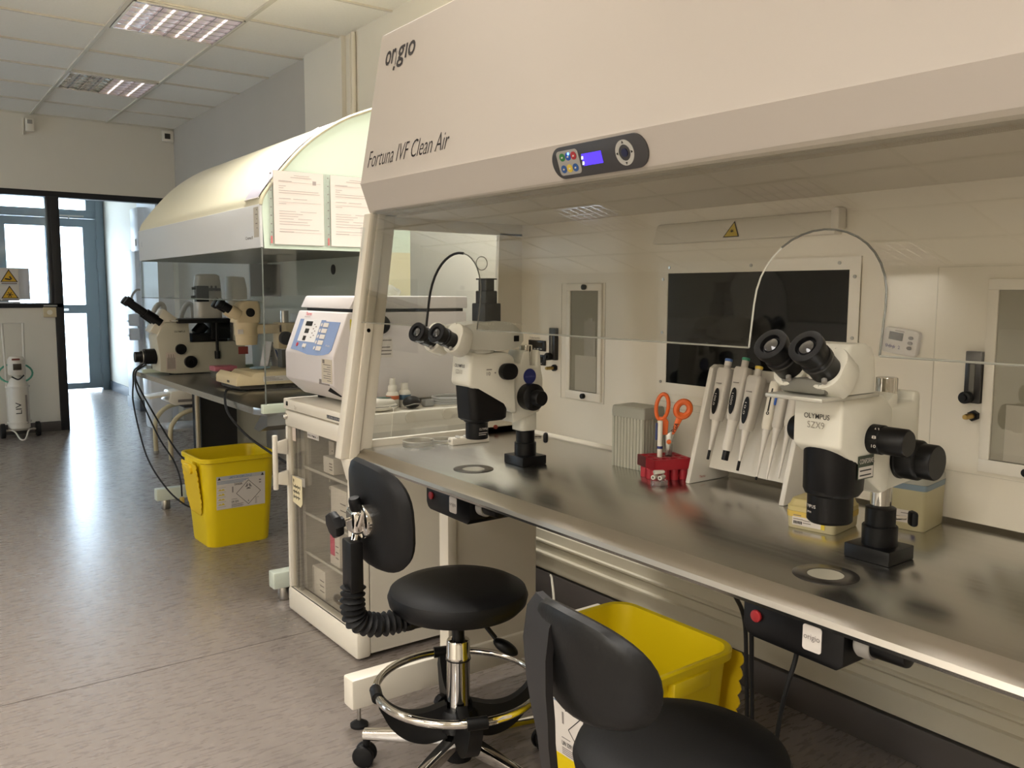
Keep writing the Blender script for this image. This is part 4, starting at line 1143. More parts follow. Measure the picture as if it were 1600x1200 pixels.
    for k in range(3):
        a = PI / 2 + k * 2 * PI / 3
        cc = bc + fu * .0075 * math.cos(a) + fv * .0075 * math.sin(a)
        arc = [cc + fu * .0085 * math.cos(a + s) + fv * .0085 * math.sin(a + s) for s in [(-2.3 + 4.6 * j / 16) for j in range(17)] if not abs(s) < .45]
        h = len(arc) // 2
        m.tube(arc[:h], .0014, 5); m.tube(arc[h:], .0014, 5)
    m.tube([bc + fu * .0085 * math.cos(2 * PI * j / 18) + fv * .0085 * math.sin(2 * PI * j / 18) for j in range(18)], .0009, 5, True)
    m.build('hazard_symbol', ink, lb, True); m = MB()
    m.text('6', dc + fv * -.050 + fu * -.003, fu, fv, .010, .006, bold=.01)
    m.prism([(-.008, -.006), (.008, -.006), (0, .009)], at(-.111, .073), fu, fv, V(0, -.0003, 0)).prism([(-.008, -.006), (.008, -.006), (0, .009)], at(.111, .073), fu, fv, V(0, -.0003, 0))
    m.build('class_marks', ink, lb, True)
    # yellow closing pictograms down the left
    m = MB()
    for k in range(4):
        b0 = .012 - k * .025
        m.prism([(-.12, b0), (-.082, b0), (-.085, b0 + .003), (-.092, b0 + .009 + .002 * (k % 2)), (-.101, b0 + .0035), (-.108, b0 + .010 - .002 * (k % 2)), (-.114, b0 + .004)], q, fu, fv, V(0, -.0003, 0))
    m.build('pictograms', yellow_ink, lb, True)
    m = MB()
    for k in range(5): m.prism([(-.122, 0), (-.078, .002), (-.078, .003), (-.122, .001)], at(0, .027 - k * .025), fu, fv, V(0, -.0002, 0))
    m.build('label_rule', grey_ink, lb, True)
    return t
b1 = bin50(1.418, 4.405, .03, 'yellow open clinical waste bin with hazard label facing the room, beside the glass door fridge', 'left')
MB().box((.165, -.05, .461), (.006, .032, .0012), (0, 0, .5)).build('rim_sticker', label_white, b1, True)
bin50(1.395, 1.430, -PI / 2 + .02, 'yellow open clinical waste bin under the steel bench, half hidden behind the scuffed stool', 'back')

# ================================================================== glass-door refrigerator and its contents
FX, FY0, FY1 = 1.27, 2.625, 3.245
fridge = thing('glass_door_fridge', 'white undercounter laboratory fridge with glass door and bar handle', 'fridge', (1.56, 2.935, 0))
fr_in = mat('fridge_liner_white', S(214, 210, 200), .4)
mb = MB().span((FX + .06, FY0, .02), (1.86, FY0 + .045, .812)).span((FX + .06, FY1 - .045, .02), (1.86, FY1, .812)).span((FX + .06, FY0, .02), (1.86, FY1, .085)).span((FX + .06, FY0, .765), (1.86, FY1, .812)).span((1.82, FY0, .02), (1.86, FY1, .812))
mb.build('cabinet', fr_in, fridge)
MB().span((FX + .012, FY0 - .004, .822), (1.87, FY1 + .004, .865), .006).build('top_panel', warm_white, fridge)
MB().span((FX + .055, FY0 - .002, .80), (1.86, FY1, .824)).build('side_band', warm_white, fridge)
cp = MB().span((FX - .004, FY0 - .004, .823), (FX + .03, FY1 + .004, .864), .005).build('control_strip', warm_white, fridge)
MB().span((FX - .0055, 3.200, .838), (FX - .003, 3.217, .855)).build('display', dark_glass, cp)
MB().span((FX - .005, 2.72, .833), (FX - .0035, 2.835, .8455)).build('name_plate', mat('plate_dark', S(48, 48, 56), .4), cp)
mb = MB().text('LIEBHERR', (FX - .0052, 2.830, .8355), (0, -1, 0), (0, 0, 1), .0075, .104, bold=.01); mb.build('lettering', mat('plate_letters', S(170, 168, 165), .4), cp)
mb = MB().text('2x', (FX - .0046, 3.135, .832), (0, -1, 0), (0, 0, 1), .014, .022); mb.build('pencil_mark', mat('pencil_grey', S(176, 168, 150), .7), cp)
dr = MB()
for a, b in (((FY0, .755), (FY1, .818)), ((FY0, .008), (FY1, .098)), ((FY0, .098), (FY0 + .065, .755)), ((FY1 - .022, .098), (FY1, .755))):
    dr.span((FX, a[0], a[1]), (FX + .05, b[0], b[1]), .006)
dr.span((FX - .004, FY0 - .003, .005), (FX + .052, FY1 + .002, .098), .012)
door = dr.build('door', warm_white, fridge)
MB().span((FX + .012, FY0 + .06, .095), (FX + .017, FY1 - .02, .76)).build('door_glass', fridge_glass, door)
for yy in (3.205, 3.165): MB().span((FX + .019, yy - .006, .098), (FX + .03, yy + .006, .755)).build('glazing_strip', mat('strip_grey', S(130, 126, 118), .4), door)
hn = MB().cyl((FX - .052, 3.222, .505), (FX - .052, 3.222, .722), .0105, seg=18, bev=.003)
ho = hn.build('handle', white_paint, door)
for z in (.55, .675): MB().prism([(0, -.022), (.05, -.034), (.05, .03), (0, .018)], (FX - .052, 3.214, z), (1, 0, 0), (0, 0, 1), (0, .016, 0), .004).build('handle_bracket', white_paint, ho)
MB().lathe([(0, 0), (.013, 0), (.012, .006), (.005, .014), (0, .014)], (FX, 3.228, .793), (-1, 0, 0), 18).build('lock', chrome, door)
nt_ = MB().span((FX + .0108, 3.05, .733), (FX + .0118, 2.945, .753)).build('name_strip', label_white, door)
mb = MB().text('FRI PMA 1', (FX + .0105, 3.043, .738), (0, -1, 0), (0, 0, 1), .009, .09, bold=.01); mb.build('strip_lettering', ink, nt_)
MB().span((FX + .0108, 3.198, .70), (FX + .0118, 3.165, .752)).build('sticker', mat('pale_pink_sticker', S(212, 196, 180), .6), door)
MB().span((FX + .009, 2.70, .715), (FX + .0118, 2.735, .79)).build('key_sticker', label_white, door)
# handwritten note on tape
MB().box((FX + .0112, 3.150, .545), (.001, .135, .034), (-.05, 0, 0)).build('adhesive_tape', mat('tape_grey', S(168, 162, 150), .4), door)
no = MB().prism([(-.047, -.052), (.03, -.062), (.047, -.045), (.047, .052), (-.047, .052)], (FX + .0104, 3.158, .505), (0, -1, 0), (0, 0, 1), (-.0004, 0, 0)).build('note', mat('cream_note', S(226, 214, 176), .8), door)
mb = MB()
for k, wv in enumerate((.012, .070, .062, .066)):
    pth = []
    for j in range(22 if k else 5):
        f = j / 21
        pth.append((FX + .0098, 3.198 - f * wv * (1 if k else 4), .540 - k * .021 + .006 * math.sin(j * 2.1 + k) * (1 + .6 * math.sin(j * .9 + 2 * k))))
    mb.tube(pth, .0011, 5)
mb.build('handwriting', ink, no)
# wire shelves and side ribs
wire = mat('white_wire', S(206, 202, 192), .4)
for z in (.592, .406, .245):
    sh = MB().tube([(FX + .052, FY0 + .05, z), (FX + .052, FY1 - .055, z), (1.80, FY1 - .055, z), (1.80, FY0 + .05, z)], .006, 6, True)
    for k in range(26):
        yy = FY0 + .06 + k * .0195
        sh.tube([(FX + .054, yy, z), (1.80, yy, z)], .0022, 5)
    sh.build('wire_shelf', wire, fridge)
for z in (.14, .17, .20, .30, .33, .36, .46, .49, .52, .55):
    MB().span((FX + .16, FY1 - .06, z - .008), (1.78, FY1 - .044, z + .008), .005).build('shelf_runner', fr_in, fridge)
# pale round discs on the side of the top panel
disc_grey = mat('disc_grey_white', S(222, 214, 196), .35)
for yy, zz in ((1.484, .8435), (1.637, .8435)):
    MB().lathe([(0, 0), (.0205, 0), (.020, .002), (0, .0025)], (yy, FY0 - .0045, zz), (0, -1, 0), 28).build('side_roundel', disc_grey, fridge)
MB().span((1.40, FY0 - .002, .745), (1.47, FY0 + .001, .765)).build('side_slot', mat('slot_shadow', S(60, 56, 48), .6), fridge)
MB().span((FX + .05, FY0 - .003, .02), (1.86, FY0 - .0005, .80)).build('side_panel', mat('side_panel_grey_white', S(206, 200, 186), .4), fridge)
for yy in (FY0 + .05, FY1 - .05):
    for xx in (FX + .1, 1.80): MB().cyl((xx, yy, 0), (xx, yy, .021), .018, seg=14).build('foot', black_rubber, fridge)
# things on the shelves
card = mat('white_carton', S(222, 216, 206), .6)
pinkm = mat('carton_pink', S(206, 84, 110), .6)
def carton(x, y, z, sx, sy, sz, label, rz=0, stripe=None, name='carton'):
    t = thing(name, label, 'box', (x, y, z), rz, 'cartons in the glass door fridge')
    MB().span((-sx / 2, -sy / 2, 0), (sx / 2, sy / 2, sz), .002).build('carton_body', card, t, True)
    if stripe:
        MB().span((-sx / 2 - .0006, -sy / 2 + .004, sz * .22), (-sx / 2, -sy / 2 + sy * .48, sz - .004)).build('colour_panel', stripe, t, True) if False else MB().span((-sx / 2 - .0006, sy / 2 - sy * .5, sz * .3), (-sx / 2, sy / 2 - .003, sz - .004)).build('colour_panel', stripe, t, True)
    m = MB()
    for k in range(3): m.span((-sx / 2 - .0008, -sy / 2 + .01, sz * (.25 + .18 * k)), (-sx / 2 - .0001, -sy / 2 + sy * .4, sz * (.25 + .18 * k) + .004))
    m.build('carton_print', grey_ink, t, True)
    return t
carton(1.385, 2.975, .5995, .11, .09, .062, 'small white printed carton on the top wire shelf of the fridge')
carton(1.43, 3.09, .5995, .07, .05, .10, 'narrow white carton behind the printed one on the top fridge shelf')
carton(1.375, 2.93, .2525, .09, .085, .125, 'white carton with bright pink panel on the lowest wire shelf', stripe=pinkm)
carton(1.395, 2.90, .4135, .12, .14, .14, 'wide white carton on the middle wire shelf of the fridge')
t = carton(1.395, 3.085, .0862, .13, .12, .115, 'tall white carton with dotted edge at the bottom of the fridge')
m = MB()
for k in range(16): m.span((-.0662, .046, .008 + k * .0065), (-.0652, .050, .011 + k * .0065))
m.build('dotted_edge', ink, t, True)
carton(1.355, 2.815, .0862, .045, .05, .08, 'small white carton with dark slot on the fridge floor near the door')
vial = glass_mat('brownish_vial_glass', (.72, .66, .56, 1), .08)
for k, (vx, vy) in enumerate(((1.36, 2.955), (1.41, 2.90))):
    t = thing('glass_vial', ('front' if k == 0 else 'rear') + ' stoppered glass vial lying on the fridge floor', 'vial', (vx, vy, .1045), 0, 'glass vials on the fridge floor')
    MB().cyl((0, .03, 0), (0, -.03, 0), .018, seg=18, bev=.004).build('vial_body', vial, t, True)
    MB().cyl((0, .03, 0), (0, .042, 0), .014, seg=16).build('stopper', grey_plastic, t, True)
tray = MB().loft([[(1.47 + x, 3.07 + y, z) for x, y in rrect(w, d, .01, 3)] for z, w, d in ((.2515, .13, .10), (.33, .15, .12), (.33, .142, .112), (.2555, .12, .09))], True, True).build('sample_tray', fr_in)
tag(tray, 'white open tray on the lowest wire shelf behind the pink carton', 'tray')
for k in range(5):
    t = thing('sample_tube', 'white capped tube in the row behind the pink carton', 'tube', (1.47, 3.035 + k * .0175, .262), 0, 'capped tubes in the fridge tray')
    MB().cyl((0, 0, 0), (0, 0, .075), .008, seg=12).build('tube_body', card, t, True)
    MB().cyl((0, 0, .075), (0, 0, .09), .0085, seg=12).build('tube_cap', white_paint, t, True)

# ================================================================== centrifuge on the fridge
CY0, CY1 = 2.785, 3.225
cent_w = mat('centrifuge_lilac_white', S(214, 208, 206), .45)
cf = thing('bench_centrifuge', 'large white benchtop centrifuge with blue control panel standing on the fridge', 'centrifuge', (1.56, 3.0, .865))
bd = MB().prism([(1.345, .885), (1.27, .950), (1.27, 1.052), (1.330, 1.209), (1.83, 1.209), (1.83, .885)], (0, CY0, 0), (1, 0, 0), (0, 0, 1), (0, CY1 - CY0, 0), .006, 3).build('housing', cent_w, cf)
MB().prism([(1.336, 1.221), (1.358, 1.263), (1.364, 1.266), (1.835, 1.266), (1.835, 1.221)], (0, CY0 + .002, 0), (1, 0, 0), (0, 0, 1), (0, CY1 - CY0 - .004, 0), .004).build('lid', cent_w, cf)
MB().span((1.36, CY0 + .012, 1.205), (1.82, CY1 - .012, 1.224)).build('lid_gasket', black_rubber, cf)
for xx, yy in ((1.40, CY0 + .05), (1.40, CY1 - .05), (1.78, CY0 + .05), (1.78, CY1 - .05)): MB().cyl((xx, yy, .866), (xx, yy, .888), .018, seg=14).build('foot', black_rubber, cf)
# sloping control panel
cu = V(0, -1, 0); cv_ = V(1.330 - 1.27, 0, 1.209 - 1.052).normalized(); cw = cu.cross(cv_)
co = V(1.27, CY1, 1.052) + cw * .0006
P2 = lambda a, b, off=0.0: co + cu * a + cv_ * b + cw * off
blue = mat('panel_blue', S(128, 148, 186), .45)
pn = [(.05, .012), (.12, .008), (.22, -.004 + .002), (.30, -.001), (.36, .004), (.395, .012), (.410, .026), (.410, .130), (.285, .130), (.285, .134), (.05, .134)]
MBp = MB().prism(pn, co, cu, cv_, cw * .0008).build('control_panel', blue, cf)
MB().prism([(.088, .046), (.248, .046), (.248, .134), (.088, .134)], P2(0, 0, .0009), cu, cv_, cw * .0005).build('panel_field', mat('panel_white', S(224, 222, 220), .45), MBp)
for k, (a, w_) in enumerate(((.118, .06), (.130, .036), (.132, .026))):
    MB().prism([(a, .108 - k * .029), (a + w_, .108 - k * .029), (a + w_, .126 - k * .029), (a, .126 - k * .029)], P2(0, 0, .0014), cu, cv_, cw * .0008).build('readout', dark_glass, MBp)
for k in range(5):
    MB().prism([(.278, .108 - k * .0225), (.322, .108 - k * .0225), (.322, .124 - k * .0225), (.278, .124 - k * .0225)], P2(0, 0, .0014), cu, cv_, cw * .0008).build('programme_key', label_white, MBp)
    MB().cyl(P2(.262, .116 - k * .0225, .001), P2(.262, .116 - k * .0225, .002), .0068, seg=14).build('selector_key', label_white, MBp)
m = MB()
for k in range(7): m.prism([(.196 + (k % 2) * .018, .062 + k * .0085), (.206 + (k % 2) * .018, .062 + k * .0085), (.206 + (k % 2) * .018, .066 + k * .0085), (.196 + (k % 2) * .018, .066 + k * .0085)], P2(0, 0, .0014), cu, cv_, cw * .0004)
m.build('panel_print', grey_ink, MBp)
for a in (.160, .176): MB().cyl(P2(a, .030, .001), P2(a, .030, .003), .0085, seg=14).build('start_key', label_white, MBp)
plabel(MB().cyl(P2(.100, .032, .001), P2(.100, .032, .0028), .008, seg=14).build('stop_key', red_ink, MBp), 'red stop key')
m = MB().text('Multi', P2(.352, .036, .001), cu, cv_, .007, .035); m.build('panel_lettering', label_white, MBp)
m = MB().text('Thermo', P2(.085, .150, .0004), cu, cv_, .013, .055, bold=.012); m.build('logo', mat('logo_red', S(206, 60, 72), .5), cf)
m = MB().text('Electron', P2(.083, .142, .0004), cu, cv_, .0045, .05); m.build('logo_small', grey_ink, cf)
pl = MB().span((1.2688, CY0 + .008, .958), (1.2702, CY0 + .095, 1.043)).build('rating_plate', mat('plate_cream', S(206, 196, 176), .5), cf)
m = MB()
for k in range(8): m.span((1.2680, CY0 + .018, .966 + k * .008), (1.2690, CY0 + .018 + (.06 if k % 3 else .03), .9685 + k * .008))
m.span((1.2680, CY0 + .07, 1.028), (1.269, CY0 + .086, 1.041))
m.build('plate_print', grey_ink, pl)
m = MB().span((1.2688, CY0 + .03, .95), (1.2696, CY0 + .12, .955)).span((1.2688, CY0 + .1, .955), (1.2696, CY0 + .118, .968)).build('serial_print', grey_ink, cf)
m = MB().prism([(0, 0), (.022, .018), (.052, -.022), (.040, -.030), (.012, -.010)], (1.279, CY0 + .055, .935), (.66, -.5, 0), (-.5, 0, .8), (-.006, 0, -.006), .001).build('latch', black_gloss, cf)
# right side: black port, labels and tag
MB().lathe([(0, 0), (.033, 0), (.034, .004), (.033, .018), (.028, .022), (0, .022)], (1.455, CY0, 1.165), (0, -1, 0), 30).build('side_port', black_plastic, cf)
sl_ = MB().span((1.425, CY0 - .0008, 1.045), (1.505, CY0, 1.115)).build('side_label', label_white, cf)
m = MB()
for k, (a, b) in enumerate(((.03, .076), (.006, .03), (.006, .07), (.014, .076), (.014, .074))): m.span((1.425 + a, CY0 - .0014, 1.105 - k * .0125), (1.425 + b, CY0 - .0008, 1.109 - k * .0125))
m.build('side_print', grey_ink, sl_)
tg = MB().span((1.337, CY0 - .0012, 1.105), (1.365, CY0 - .0002, 1.185)); tg.build('caution_tag', mat('tag_yellow', S(196, 184, 40), .5), cf)
MB().tube(spline([(1.37, CY0 - .002, 1.202), (1.352, CY0 - .004, 1.198), (1.348, CY0 - .003, 1.186)], 5), .0012).build('tag_wire', ink, cf)

# ================================================================== small things on top of the fridge
FT = .8655
t = thing('spray_bottle', 'small white spray bottle with orange label band on the fridge top', 'bottle', M=Matrix.Translation((1.478, 2.738, FT)) @ Matrix.Scale(1.3, 4))
MB().lathe([(0, 0), (.0165, 0), (.018, .003), (.018, .036), (.016, .042), (.011, .046), (0, .046)], (0, 0, 0), (0, 0, 1), 24).build('bottle_body', white_paint, t, True)
MB().lathe([(.0182, .024), (.0184, .0245), (.0184, .034), (.0182, .0345)], (0, 0, 0), (0, 0, 1), 24).build('label_band', mat('orange_band', S(206, 104, 58), .5), t, True)
MB().lathe([(0, .046), (.0125, .046), (.0125, .060), (.010, .064), (0, .064)], (0, 0, 0), (0, 0, 1), 18).build('spray_collar', white_paint, t, True)
MB().lathe([(0, .064), (.008, .064), (.008, .082), (0, .083)], (0, 0, 0), (0, 0, 1), 14).cyl((-.008, -.003, .076), (-.0095, -.0035, .076), .0018, seg=8).build('spray_head', white_paint, t, True)
t = thing('dropper_bottle', 'small white screw-cap bottle with blue label band on the fridge top', 'bottle', M=Matrix.Translation((1.530, 2.743, FT)) @ Matrix.Scale(1.3, 4))
MB().lathe([(0, 0), (.016, 0), (.0175, .003), (.0175, .036), (.015, .044), (.010, .048), (0, .048)], (0, 0, 0), (0, 0, 1), 24).build('bottle_body', white_paint, t, True)
MB().lathe([(.0177, .020), (.0179, .0205), (.0179, .034), (.0177, .0345)], (0, 0, 0), (0, 0, 1), 24).build('label_band', mat('teal_band', S(52, 92, 120), .5), t, True)
MB().lathe([(0, .048), (.011, .048), (.0105, .066), (0, .067)], (0, 0, 0), (0, 0, 1), 18).build('cap', white_paint, t, True)
t = thing('oval_device', 'white oval device with green top lying at the front of the fridge top', 'device', (1.392, 2.668, FT))
MB().ell((0, 0, .017), (.068, .028, .0165), 28).ell((-.004, 0, .030), (.062, .026, .020), 28).build('shell', white_paint, t, True)
MB().lathe([(.99, 0), (1.0, .004), (.99, .008)], (0, 0, 0), (0, 0, 1), 8).build('seam', black_plastic, t, True) if False else None
MB().tube([(.0675 * math.cos(2 * PI * k / 32), .0272 * math.sin(2 * PI * k / 32), .0185) for k in range(32)], .0012, 6, True).build('seam', mat('seam_dark', S(70, 70, 66), .5), t, True)
MB().ell((.010, 0, .0475), (.034, .015, .004), 20).build('green_panel', mat('dark_green_panel', S(58, 84, 70), .4), t, True)
MB().tube(spline([(.02, -.0285, .019), (.024, -.050, .014), (.018, -.058, -.01), (.012, -.060, -.05), (.008, -.060, -.085)], 6), .0016, 6).build('cord', warm_white, t, True)
t = thing('computer_mouse', 'black rounded computer mouse with grey rim beside the white oval device', 'mouse', (1.523, 2.678, FT))
MB().ell((0, 0, .023), (.034, .029, .0225), 26).build('shell', black_plastic, t, True)
MB().tube([(.033 * math.cos(a), .0285 * math.sin(a), .015 - .005 * math.cos(a * 2)) for a in [(-2.9 + 2.6 * k / 14) for k in range(15)]], .0022, 6).build('rim', grey_plastic, t, True)
t = thing('cable_coil', 'coiled pale grey mains cable on the fridge top behind the left microscope', 'cable', (1.705, 2.70, FT))
m = MB()
pth = []
for k in range(100):
    a = 2 * PI * k / 32
    pth.append((.075 * math.cos(a) + .004 * math.sin(3.3 * a), .045 * math.sin(a) + .006 * math.sin(2.1 * a), .0055 + .0095 * (k / 32) + .004 * math.sin(a)))
m.tube(pth, .005, 8)
m.build('coil', mat('pale_grey_cable', S(176, 176, 174), .45), t, True)
MB().span((-.125, -.02, .001), (-.085, .012, .026), .005).build('plug', mat('plug_grey', S(160, 160, 158), .45), t, True)
# ================================================================== things standing on the near worktop
WZ = .8006
# ribbed grey tip box
t = thing('tip_box', 'tall ribbed grey translucent tip box with plain lid beside the red rack', 'tip box', (1.678, 1.690, WZ), .06)
rib_m = mat('frosted_grey_plastic', S(178, 177, 162), .45)
pts = []
def ribbed(w, d, n, m_, a):
    o = []
    for i in range(n):
        x0 = -w / 2 + w * i / n
        o += [(x0, -d / 2), (x0 + w / n * .55, -d / 2), (x0 + w / n * .62, -d / 2 + a), (x0 + w / n * .92, -d / 2 + a)]
    for i in range(m_):
        y0 = -d / 2 + d * i / m_
        o += [(w / 2, y0), (w / 2, y0 + d / m_ * .55), (w / 2 - a, y0 + d / m_ * .62), (w / 2 - a, y0 + d / m_ * .92)]
    for i in range(n):
        x0 = w / 2 - w * i / n
        o += [(x0, d / 2), (x0 - w / n * .55, d / 2), (x0 - w / n * .62, d / 2 - a), (x0 - w / n * .92, d / 2 - a)]
    for i in range(m_):
        y0 = d / 2 - d * i / m_
        o += [(-w / 2, y0), (-w / 2, y0 - d / m_ * .55), (-w / 2 + a, y0 - d / m_ * .62), (-w / 2 + a, y0 - d / m_ * .92)]
    return o
MB().prism(ribbed(.082, .116, 7, 10, .003), (0, 0, 0), (1, 0, 0), (0, 1, 0), (0, 0, .140)).build('ribbed_body', rib_m, t, True)
MB().loft([[(x, y, z) for x, y in rrect(w, d, .006, 3)] for z, w, d in ((.1405, .086, .121), (.156, .087, .122), (.168, .085, .119), (.171, .080, .114))]).build('lid', mat('frosted_grey_lid', S(160, 160, 148), .4), t, True)

# red tube rack with scissors and pen standing in it
rk = thing('tube_rack', 'dark red plastic tube rack on four hollow legs holding scissors and a pen', 'rack', (1.632, 1.545, WZ), -.30)
hr, cw_, cd_ = .0098, .026, .0306
plate = MB()
pt_ = bmesh.new()
for i in range(4):
    for j in range(3):
        cx, cy = -.039 + i * cw_, -.0306 + j * cd_
        ring = []
        for k in range(24):
            a = 2 * PI * k / 24 + PI / 24
            ca, sa = math.cos(a), math.sin(a)
            f = min(cw_ / 2 / abs(ca), cd_ / 2 / abs(sa))
            ox, oy = cx + ca * f, cy + sa * f
            ring.append([pt_.verts.new((x, y, z)) for x, y, z in ((cx + ca * hr, cy + sa * hr, .030), (cx + ca * hr, cy + sa * hr, .056), (ox, oy, .056), (ox, oy, .030))])
        for k in range(24):
            p0, p1 = ring[k], ring[(k + 1) % 24]
            for q in (0, 1, 3):
                pt_.faces.new((p0[q], p0[(q + 1) % 4], p1[(q + 1) % 4], p1[q]))
bmesh.ops.recalc_face_normals(pt_, faces=pt_.faces[:])
plate._take(pt_)
for a, b in (((-.0535, -.047), (.0535, -.0455)), ((-.0535, .0455), (.0535, .047)), ((-.0535, -.047), (-.0515, .047)), ((.0515, -.047), (.0535, .047))): plate.span((a[0], a[1], .029), (b[0], b[1], .0565))
plate.build('rack_plate', red_plastic, rk, True)
for i in range(4):
    for j in range(3):
        MB().lathe([(.0098, 0), (.0115, 0), (.0115, .0295), (.0098, .0295), (.0098, 0)], (-.039 + i * cw_, -.0306 + j * cd_, 0), (0, 0, 1), 18).build('tube_socket', red_plastic, rk, True)
# scissors: points down in the rack, handles up
sx, sy = rk.location.x + .013 * math.cos(-.30) + 0.0, rk.location.y + .013 * math.sin(-.30)
t = thing('scissors', 'orange-handled steel scissors standing points down in the red rack', 'scissors', (sx, sy, WZ + .057), 0)
right = V(.65, -.76, 0).normalized(); upv = V(0, 0, 1); nrm = right.cross(upv)
A = lambda a, b, c=0.0: right * a + upv * b + nrm * c
bl = MB().prism([(-.0075, -.020), (.003, -.020), (.0085, .002), (.011, .045), (.014, .060), (.008, .066), (-.008, .055), (-.0085, .002)], A(0, 0, -.0012), right, upv, nrm * .0022, .0004)
bl.build('blade', mat('scissor_steel', S(150, 148, 142), .25, 1.0), t, True)
MB().prism([(-.003, -.018), (.0075, -.018), (.0085, .002), (.010, .03), (.006, .05), (-.008, .066), (-.015, .058), (-.0085, .004)], A(0, 0, -.0036), right, upv, nrm * .0022, .0004).build('blade', mat('scissor_steel_dark', S(126, 124, 118), .28, 1.0), t, True)
def loop(cx, cz, rx, rz_, tilt, th):
    o = []
    for k in range(28):
        a = 2 * PI * k / 28
        x, z = rx * math.cos(a), rz_ * math.sin(a)
        o.append(A(cx + x * math.cos(tilt) - z * math.sin(tilt), cz + x * math.sin(tilt) + z * math.cos(tilt)))
    return o
h1 = MB().tube(loop(-.019, .128, .0155, .034, -.12, .004), .0052, 8, True)
h1.prism([(-.020, .055), (-.004, .055), (-.002, .090), (-.010, .102), (-.028, .102)], A(0, 0, -.005), right, upv, nrm * .009, .002)
h1.build('handle', orange, t, True)
h2 = MB().tube(loop(.034, .124, .0165, .020, -.45, .006), .0085, 8, True)
h2.prism([(.006, .055), (.014, .058), (.034, .098), (.042, .112), (.022, .118), (.012, .085)], A(0, 0, -.006), right, upv, nrm * .010, .003)
h2.build('handle', orange, t, True)
MB().cyl(A(.0, .037, .001), A(.0, .037, .005), .0062, seg=18, bev=.0015).build('pivot_screw', orange, t, True)
m = MB().text('PGA', A(.0145, .062, .0046), A(.42, .90, 0), A(-.90, .42, 0), .0105, .026, bold=.012); m.build('handwriting', ink, t, True)
t = thing('marker_pen', 'white marker pen with blue ring standing in the red rack beside the scissors', 'pen', (rk.location.x - .013 * math.cos(-.30), rk.location.y - .013 * math.sin(-.30), WZ + .001), 0)
MB().cyl((0, 0, 0), (.001, .002, .150), .0068, seg=18, bev=.002).build('barrel', white_paint, t, True)
MB().cyl((.0006, .001, .076), (.0006, .001, .083), .0073, seg=18).build('blue_ring', mat('pen_blue', S(40, 52, 110), .4), t, True)
MB().span((-.009, .004, .098), (-.004, .010, .144), .002).build('clip', mat('pen_clip_blue', S(60, 70, 120), .4), t, True)
# dish of short white tube ends
t = thing('petri_dish', 'tiny clear dish of white tube ends in front of the red rack', 'dish', (1.560, 1.492, WZ), 0)
MB().lathe([(0, 0), (.021, 0), (.022, .001), (.022, .012), (.0208, .012), (.0206, .0015), (0, .0015)], (0, 0, 0), (0, 0, 1), 36).build('dish_body', clear_plastic, t, True)
for k, (px, py, pz, an, el) in enumerate(((-.006, .009, .0192, .35, 0), (.003, -.006, .0192, .35, 0), (.000, .002, .0312, -.4, .0))):
    tt = thing('tube_end', ['leftmost', 'middle', 'rightmost'][k] + ' of the three white tube ends lying in the tiny clear dish', 'tube end', (1.560 + px, 1.492 + py, WZ + pz), 0, 'white tube ends in the tiny dish')
    dv = V(math.cos(an) * math.cos(el), math.sin(an) * math.cos(el), math.sin(el))
    MB().lathe([(.0032, 0), (.0055, 0), (.0058, .002), (.0055, .024), (.004, .028), (.0028, .0275), (.003, .001)], -dv * .013, dv, 16).build('tube_wall', mat('milky_plastic', S(222, 216, 204), .4), tt, True)

# pipette stand and six pipettes
STX = .28
def board_x(z):     # leaning front plane of the stand
    return 1.652 + (z - .80) * STX
ps = thing('pipette_stand', 'white leaning pipette stand with two wedge-shaped legs behind the yellow tip box', 'stand', (1.70, 1.335, .80))
leg_pts = [(1.626, .8006), (1.780, .8006), (1.782, .812), (1.772, .822), (1.758, 1.085), (1.748, 1.098), (1.722, 1.100), (1.706, 1.092)]
stand_w = mat('stand_white', S(218, 213, 202), .4)
for yy in (1.452, 1.170):
    MB().prism(leg_pts, (0, yy, 0), (1, 0, 0), (0, 0, 1), (0, .014, 0), .003).build('side_leg', stand_w, ps)
MB().prism([(1.700, .835), (1.705, .833), (1.785, 1.08), (1.780, 1.082)], (0, 1.18, 0), (1, 0, 0), (0, 0, 1), (0, .275, 0)).build('back_board', stand_w, ps)
MB().prism([(1.752, 1.062), (1.776, 1.062), (1.782, 1.088), (1.760, 1.090)], (0, 1.18, 0), (1, 0, 0), (0, 0, 1), (0, .275, 0), .003).build('holder_rail', stand_w, ps)
m = MB().text('Thermo', (1.664, 1.4515, .812), (1, 0, 0), (0, 0, 1), .006, .022, bold=.01); m.build('logo', mat('faded_red', S(176, 96, 88), .6), ps)
pip_w = mat('pipette_white', S(218, 212, 202), .38)
pip_g = mat('pipette_grey_white', S(200, 194, 184), .42)
